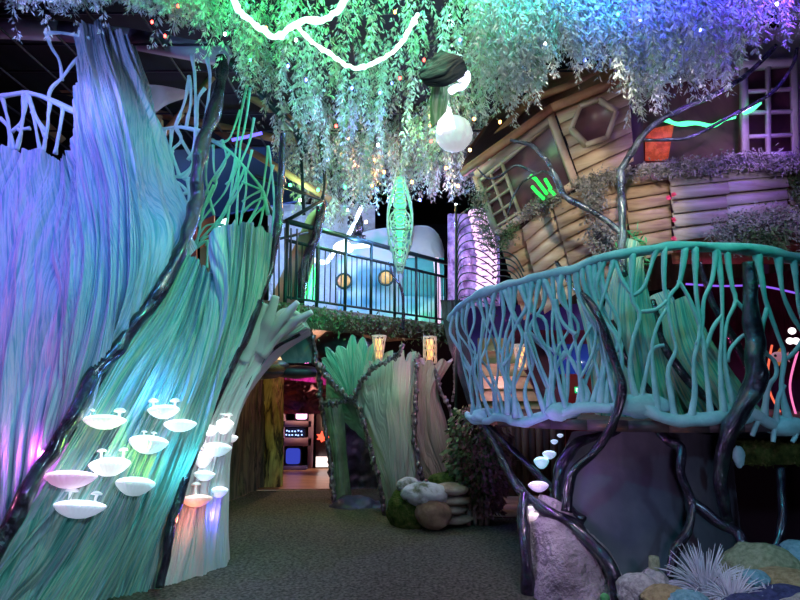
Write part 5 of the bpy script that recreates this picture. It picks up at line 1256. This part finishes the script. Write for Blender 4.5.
geo, uv = sheet([[(420, 70, 4.0), (430, 60, 4.0), (440, 50, 4.0)], [(420, 78, 3.97), (438, 70, 3.93), (462, 58, 3.95)], [(426, 86, 4.0), (446, 86, 3.97), (468, 74, 4.0)]], 60, 30, ridge=(14, .015), thick=.015, seed=93)
tag(make('fan_leaf', geo, DKF, None, True, uv), 'dark folded fan leaf above the white globe lamp', 'leaf')
geo, uv = sheet([[(432, 86, 4.06), (430, 105, 4.06), (431, 128, 4.06)], [(440, 86, 4.04), (438, 102, 4.04), (437, 122, 4.04)], [(450, 86, 4.06), (450, 92, 4.06), (446, 112, 4.06)]], 50, 30, ridge=(10, .012), thick=.015, seed=94)
tag(make('fan_leaf', geo, GRF, None, True, uv), 'green fan leaf hanging from the dark folded one', 'leaf')
m = MB(); m.tube([(450, 92, 4.02), (456, 88, 4.02), (462, 87, 4.02), (467, 80, 4.02), (466, 74, 4.02), (458, 79, 4.02)], .028, seg=30, bump=.2); tag(make('neon_squiggle', m, emit('lilac_neon', (.75, .75, 1), 2.6), None, True), 'short lilac neon squiggle beside the fan leaves', 'neon light')
# ------------------------------------------------------------------ hanging foliage
FOL1 = mat('grey_green_hanging_leaf', [(.4, (.50, .56, .54)), (.6, (.74, .80, .78))], scale=(3, 3, 3), rough=.6)
FOL2 = mat('soft_green_hanging_leaf', [(.4, (.30, .46, .30)), (.6, (.56, .66, .48))], scale=(3, 3, 3), rough=.6)
FOL3 = mat('dusty_brown_hanging_leaf', [(.4, (.26, .22, .20)), (.6, (.42, .36, .33))], scale=(3, 3, 3), rough=.6)
LX = [0, 60, 110, 150, 185, 205, 222, 240, 262, 290, 320, 350, 400, 440, 470, 490, 520, 540, 560, 600, 615, 630, 650, 680, 700, 730, 750, 775, 800, 860]
LY = [2, 8, 3, 14, 26, 42, 44, 78, 112, 160, 195, 195, 185, 190, 150, 125, 100, 105, 60, 62, 80, 112, 115, 88, 95, 72, 55, 25, 25, 20]
ZC = 5.3
def yrange(px, by):
    if px < 205: return 4.0, 5.0
    if px > 475: return 3.9, 5.1
    return 4.2, 9.2
masses = {}
def strand(key, top, L, dens=1.0, big=1.0):
    n = int(L * 120 * dens) + 6
    t = np.sort(rng.rand(n)) ** .9
    sway = rng.normal(0, .05, 2); ph = rng.rand() * 6
    p = np.stack([top[0] + sway[0] * t + .03 * np.sin(t * 6 + ph), top[1] + sway[1] * t + .03 * np.cos(t * 5 + ph), top[2] - L * t], 1)
    a = t * 55 + rng.rand(n) * 2.5
    w = (.75 + .5 * np.sin(PI * np.clip(t, .05, 1))) * big
    d = np.stack([np.cos(a), np.sin(a), -rng.uniform(.6, 2.0, n)], 1)
    p = p + d * [.012, .012, 0]
    masses.setdefault(key, []).append((p, d, rng.uniform(.032, .068, n) * w, rng.uniform(.008, .016, n) * w))
def zone(px):
    if px < 130: return 0
    if px < 250: return 1
    if px < 400: return 2
    if px < 480: return 3
    if px < 570: return 4
    if px < 680: return 5
    return 6
cnt = 0; tries = 0
while cnt < 2100 and tries < 60000:
    tries += 1
    px = rng.uniform(-60, 860); lim = np.interp(px, LX, LY) + (6 * math.sin(px * .21) + 9 * math.sin(px * .087 + 1)) * (px > 240)
    by = lim - abs(rng.normal(0, 1)) * (lim + 40) * .5 if rng.rand() < .6 else rng.uniform(-30, lim)
    if rng.rand() < .04 and px > 240: by = lim + rng.rand() * 16
    y0, y1 = yrange(px, by); Y = rng.uniform(y0, y1)
    b = at(px, by, Y); L = ZC - b[2]
    if L < .25 or L > (1.5 if Y < 6 else 2.1): continue
    if L > .9: L = rng.uniform(.55, min(L, 1.1))      # hangs from the netting slightly lower
    mt = rng.choice([0, 0, 1, 2]) if 240 < px < 480 else rng.choice([0, 0, 0, 1])
    strand((zone(px), mt), b + np.array([0, 0, L]), L, big=1.0 if Y < 6 else 1.15); cnt += 1
# deep curtain above and behind the balcony
for i in range(520):
    px = rng.uniform(278, 492); by = rng.uniform(120, np.interp(px, [280, 330, 380, 440, 490], [200, 236, 212, 205, 198])); Y = rng.uniform(8.2, 10.2)
    b = at(px, by, Y); L = rng.uniform(.7, 1.4); strand((7, rng.choice([0, 1, 2])), b + np.array([0, 0, L]), L, .8, 1.35)
# sparse long ones on the near left
for px, by in ((12, 38), (24, 14), (44, 40), (58, 22), (72, 34), (98, 34), (30, 16), (160, 46), (168, 48), (150, 18), (130, 14), (204, 70), (214, 64), (225, 72), (232, 84)):
    b = at(px, by, 4.5); strand((zone(px), 0), b + np.array([0, 0, .7]), .7, .8)
ZN = ['pale hanging foliage lit violet above the spire', 'hanging foliage with pink and green tints above the metallic vine', 'dense hanging foliage glowing green around the rope light', 'long hanging foliage around the fan leaves and globe lamp',
      'turquoise-lit hanging foliage in front of the treehouse roof peak', 'blue-lit hanging foliage over the hexagon window', 'violet-blue hanging foliage above the mullioned window', 'far curtain of hanging foliage beyond the balcony']
MN = {0: ('hanging_foliage', FOL1, ', silvery leaves'), 1: ('hanging_foliage', FOL2, ', greener leaves'), 2: ('hanging_foliage', FOL3, ', brownish leaves')}
for (z, k), lst in sorted(masses.items()):
    m = MB()
    p = np.concatenate([q[0] for q in lst]); d = np.concatenate([q[1] for q in lst]); l = np.concatenate([q[2] for q in lst]); w_ = np.concatenate([q[3] for q in lst])
    m.leaves(p, d, l, w_)
    tag(make(MN[k][0], m, MN[k][1]), ZN[z] + MN[k][2], 'foliage', 'hanging foliage under the ceiling', 'stuff')
m = MB()
for x in np.arange(-5.5, 5.6, .55): m.bar(np.array([x, 3.2, 5.42]), np.array([x, 10.5, 5.42]), .02)
for y_ in np.arange(3.2, 10.6, .55): m.bar(np.array([-5.5, y_, 5.44]), np.array([5.5, y_, 5.44]), .02)
tag(make('ceiling_netting', m, STEEL), 'dark netting frame the foliage hangs from', 'netting')

# rope lights
ROPE = emit('green_white_rope_light', (.45, 1, .68), 4)
m = MB(); m.tube([(228, -12, 4.1), (238, 8, 4.1), (250, 20, 4.1), (262, 29, 4.1), (276, 37, 4.1), (292, 27, 4.1), (305, 21, 4.1), (322, 20, 4.1), (336, 12, 4.1), (346, -2, 4.1)], .024, seg=150, bump=.6, bf=30); tag(make('rope_light', m, ROPE, None, True), 'thick white-green rope light sagging in a V shape at the canopy top', 'rope light')
m = MB(); m.tube([(296, 24, 4.12), (306, 36, 4.12), (320, 48, 4.12), (332, 55, 4.12), (344, 64, 4.12), (358, 68, 4.12), (374, 63, 4.12), (390, 54, 4.12), (402, 42, 4.12), (412, 24, 4.12), (418, 14, 4.12)], .016, seg=150, bump=.7, bf=34); tag(make('rope_light', m, emit('bright_rope_light', (.65, 1, .82), 4), None, True), 'thinner white rope light looping below the thick one', 'rope light')

# fairy lights
for cname, c_, pts in (
    ('red', (1, .06, .05), [(152, 22, 4.4), (178, 6, 4.4), (336, 126, 6), (400, 78, 6), (431, 141, 6.4), (424, 60, 5), (165, 36, 4.5)]),
    ('orange', (1, .42, .1), [(348, 138, 6.5), (474, 119, 5.2), (374, 160, 7), (384, 172, 7.4), (430, 125, 6.4), (412, 182, 7.6), (446, 168, 7), (266, 28, 4.4), (395, 12, 4.4), (500, 122, 4.9), (372, 186, 8), (458, 186, 8)]),
    ('blue', (.12, .15, 1), [(288, 66, 4.8), (306, 80, 5), (352, 88, 5.2), (392, 83, 5.4), (380, 93, 5.4), (460, 40, 4.6), (640, 20, 4.3), (585, 60, 4.6), (328, 160, 7), (420, 200, 8.4), (700, 30, 4.2)]),
    ('white', (.8, .85, 1), [(225, 34, 4.3), (378, 145, 6), (416, 22, 4.4), (545, 44, 4.4), (300, 200, 8.5), (777, 4, 4.2), (296, 40, 4.4), (348, 210, 9), (456, 205, 8.8)]),
    ('green', (.05, 1, .3), [(345, 187, 8), (318, 190, 8.2), (506, 30, 4.4), (250, 60, 4.7), (290, 185, 8), (618, 14, 4.2)]),
    ('amber', (1, .75, .3), [(318, 236, 9), (283, 187, 8), (470, 150, 6), (366, 222, 9)])):
    em = emit(cname + '_fairy_light', c_, 14)
    for p_ in pts:
        m = MB(); c__ = at(p_[0], p_[1], p_[2] - .25); r_ = .0022 * p_[2] + .002
        m.blob(c__, (r_, r_, r_ * 1.3), 6, 0); tag(make('fairy_light', m, em, None, True), 'tiny %s fairy light glowing in the hanging foliage' % cname, 'fairy light', cname + ' fairy lights in the hanging foliage')
# ------------------------------------------------------------------ light
w = bpy.data.worlds.new('dim_room'); SC.world = w; w.use_nodes = True
w.node_tree.nodes['Background'].inputs[0].default_value = (.30, .34, .55, 1)
w.node_tree.nodes['Background'].inputs[1].default_value = .0
S = lambda l, t, c, p, s, a, b=.8: light('SPOT', l, t, c, p, s, a, b)
PT = lambda loc, c, p, s=.05: light('POINT', loc, None, c, p, s)
# trunks: raking side lights keep the grooves dark
S((-4.8, 2.6, 5.0), (-3.2, 4.6, 3.2), (.24, .18, 1), 470, .1, 80)
S((-3.4, 2.0, 3.4), (-2.85, 5.2, 4.9), (.28, .40, 1), 330, .1, 40)
S((-1.6, 1.4, 5.2), (-3.3, 4.6, 3.0), (.10, .36, 1), 290, .1, 60)
S((-.6, 2.6, 4.6), (-3.0, 4.6, 2.2), (.03, .60, .85), 130, .1, 60)
S((-5.0, 2.6, 1.6), (-3.0, 4.4, 1.8), (1, .26, .55), 95, .1, 80)
S((.6, 3.4, 5.0), (-1.6, 5.0, 2.0), (.02, 1, .50), 260, .1, 44)
S((-3.6, .8, .3), (-3.6, 4.4, 1.2), (1, .32, .35), 60, .1, 50)
S((.4, 1.0, 2.4), (-2.0, 4.5, .5), (.50, .80, 1), 190, .1, 50)
S((.2, 3.4, 4.2), (-1.7, 5.2, 1.8), (.8, .85, .9), 40, .1, 34)
# small coloured lamps beside the mushrooms
for px, py, o, c, p in ((122, 398, .22, (.10, 1, .05), 3.2), (118, 440, .2, (.4, 1, .1), 1.6), (182, 398, .22, (.1, .35, 1), 3.0), (170, 460, .22, (.1, .75, 1), 2.0), (58, 448, .2, (1, .1, 1), 1.8), (45, 500, .25, (.6, .2, 1), 1.6)):
    q, n = hit(BV, px, py, 4.3); PT(q + n * o + np.array([0, -.04, 0]), c, p * 2.0, .02)
for px, py, c, p in ((198, 515, (1, .25, .12), 1.4), (224, 510, (.12, .1, 1), 2.0), (212, 440, (1, .8, 1), 1.0)):
    q, n = hit(BP, px, py, 5.0); PT(q + np.array([0, -.22, 0]), c, p, .02)
# wash on the canopy from lamps just above the frame
for x, c, p in ((-3.4, (.75, .35, 1), 26), (-2.5, (1, .5, .85), 12), (-1.9, (.15, 1, .35), 16), (-1.2, (.0, 1, .20), 110), (-.6, (.0, 1, .30), 110), (-.1, (.02, 1, .45), 90), (.35, (.12, .9, .6), 14),
                (.9, (.0, .9, .66), 150), (1.45, (.02, .28, 1), 150), (2.0, (.04, .05, 1), 230), (2.7, (.10, .05, 1), 230), (3.3, (.34, .06, 1), 200)):
    S((x, 3.15, 4.85), (x, 4.9, 5.25), c, p * 1.0, .05, 125)
for x, c, p in ((-1.0, (.5, .8, 1), 9), (0, (.7, .9, 1), 4), (1.0, (.6, .9, 1), 6), (1.8, (.5, .65, 1), 7), (2.6, (.5, .5, 1), 8)): PT((x, 3.0, 4.2), c, p)  # added front fill for the foliage, no fixture here
for x, y, z, c, p in ((-.95, 5.6, 4.5, (.3, .6, 1), 11), (-.5, 5.2, 4.3, (.3, .6, 1), 7), (-.3, 5.6, 4.2, (.15, .1, 1), 12), (.1, 5.8, 4.4, (.35, 1, .4), 9), (.45, 5.4, 4.2, (.8, .5, .3), 6),
                      (-.5, 7.0, 4.3, (1, .35, .15), 16), (.05, 7.4, 4.2, (.4, 1, .3), 12), (.5, 7.4, 4.3, (1, .5, .2), 14), (-1.5, 8, 4.4, (.4, 1, .4), 16), (-1.9, 8.2, 4.0, (.9, 1, .3), 6), (-.2, 8.2, 4.2, (.1, .35, 1), 22),
                      (.6, 8.0, 3.9, (.15, .3, 1), 26), (.95, 7.6, 4.2, (.3, .4, 1), 22), (.9, 7.6, 3.7, (.9, .4, .8), 14), (-1.0, 7.6, 3.9, (.2, .9, .5), 10), (-.6, 8.0, 3.6, (.2, .4, 1), 14)): PT((x, y, z), c, p * (1.8 if y > 6.5 else 1.2))  # unseen point lights added among the strands for patchy colour
# balcony backdrop
PT((-1.75, 9.5, 3.7), (.26, .40, 1), 75); PT((-.1, 9.5, 4.0), (.65, .75, 1), 22); PT((-2.6, 6.6, 4.6), (.6, .4, .8), 8); PT((-4.2, 6.6, 4.4), (.7, .25, .7), 10); PT((-.6, 9.2, 3.1), (.3, .8, 1), 16); PT((.3, 10.0, 2.8), (.1, 1, .3), 8); PT((1.1, 8.4, 3.4), (1, .5, .95), 10)
# coral railing and treehouse
S((.6, 1.6, 4.6), (2.2, 4.6, 2.0), (.03, .66, .85), 165, .1, 60)
S((1.3, 2.9, 3.9), (2.05, 5.7, 3.2), (1, .84, .62), 230, .06, 36, .3)
PT((1.45, 4.75, 4.25), (1, .85, .68), 8, .01); PT((2.4, 4.6, 4.1), (.9, .7, 1), 3, .01)  # unseen lamps added under the foliage to brighten the cabin
S((3.0, 2.9, 3.9), (3.05, 5.4, 3.35), (.78, .62, 1), 90, .06, 48, .3)
S((2.6, 3.0, 4.0), (2.2, 5.4, 1.9), (.03, 1, .55), 60, .05, 50)
PT((3.4, 5.0, 4.0), (.6, .3, 1), 8)
S((1.4, 2.4, .9), (2.0, 4.6, .7), (.80, .62, 1), 30, .1, 80)
PT((.98, 4.35, .85), (1, .7, .9), 3.0, .03)
PT((.95, 4.5, 1.0), (.5, .15, 1), 4, .03)
PT((3.2, 6.4, 1.8), (1, .1, .5), 12)
S((3.0, 1.8, 2.4), (3.1, 4.0, .1), (.40, .68, 1), 62, .1, 70)
# centre
S((.5, 4.6, 4.9), (-.6, 7.6, 1.4), (.55, .85, .85), 62, .1, 50)
PT((-1.0, 6.9, 2.4), (.02, 1, .55), 9); PT((.6, 6.8, 1.9), (1, .3, .45), 8); PT((.1, 6.6, 1.5), (.6, 1, .5), 3)
PT((-1.7, 10.2, 2.0), (1, .60, .40), 80); PT((-1.5, 9.0, 1.75), (1, .15, .6), 5)
PT((-2.0, 8.0, 1.6), (1, .8, .3), 5); PT((-.75, 7.2, .5), (.4, 1, .4), 1.2)
PT((1.3, 7.2, 1.6), (.8, .35, .7), 6)
# floor
light('AREA', (.4, 3.6, 5.0), (.2, 5.4, 0), (1, .82, .60), 27, 2.0)
SC.cycles.use_denoising = True
SC.cycles.max_bounces = 6
SC.cycles.diffuse_bounces = 3
SC.cycles.glossy_bounces = 3
SC.cycles.sample_clamp_indirect = 4
SC.cycles.caustics_reflective = False
SC.cycles.caustics_refractive = False
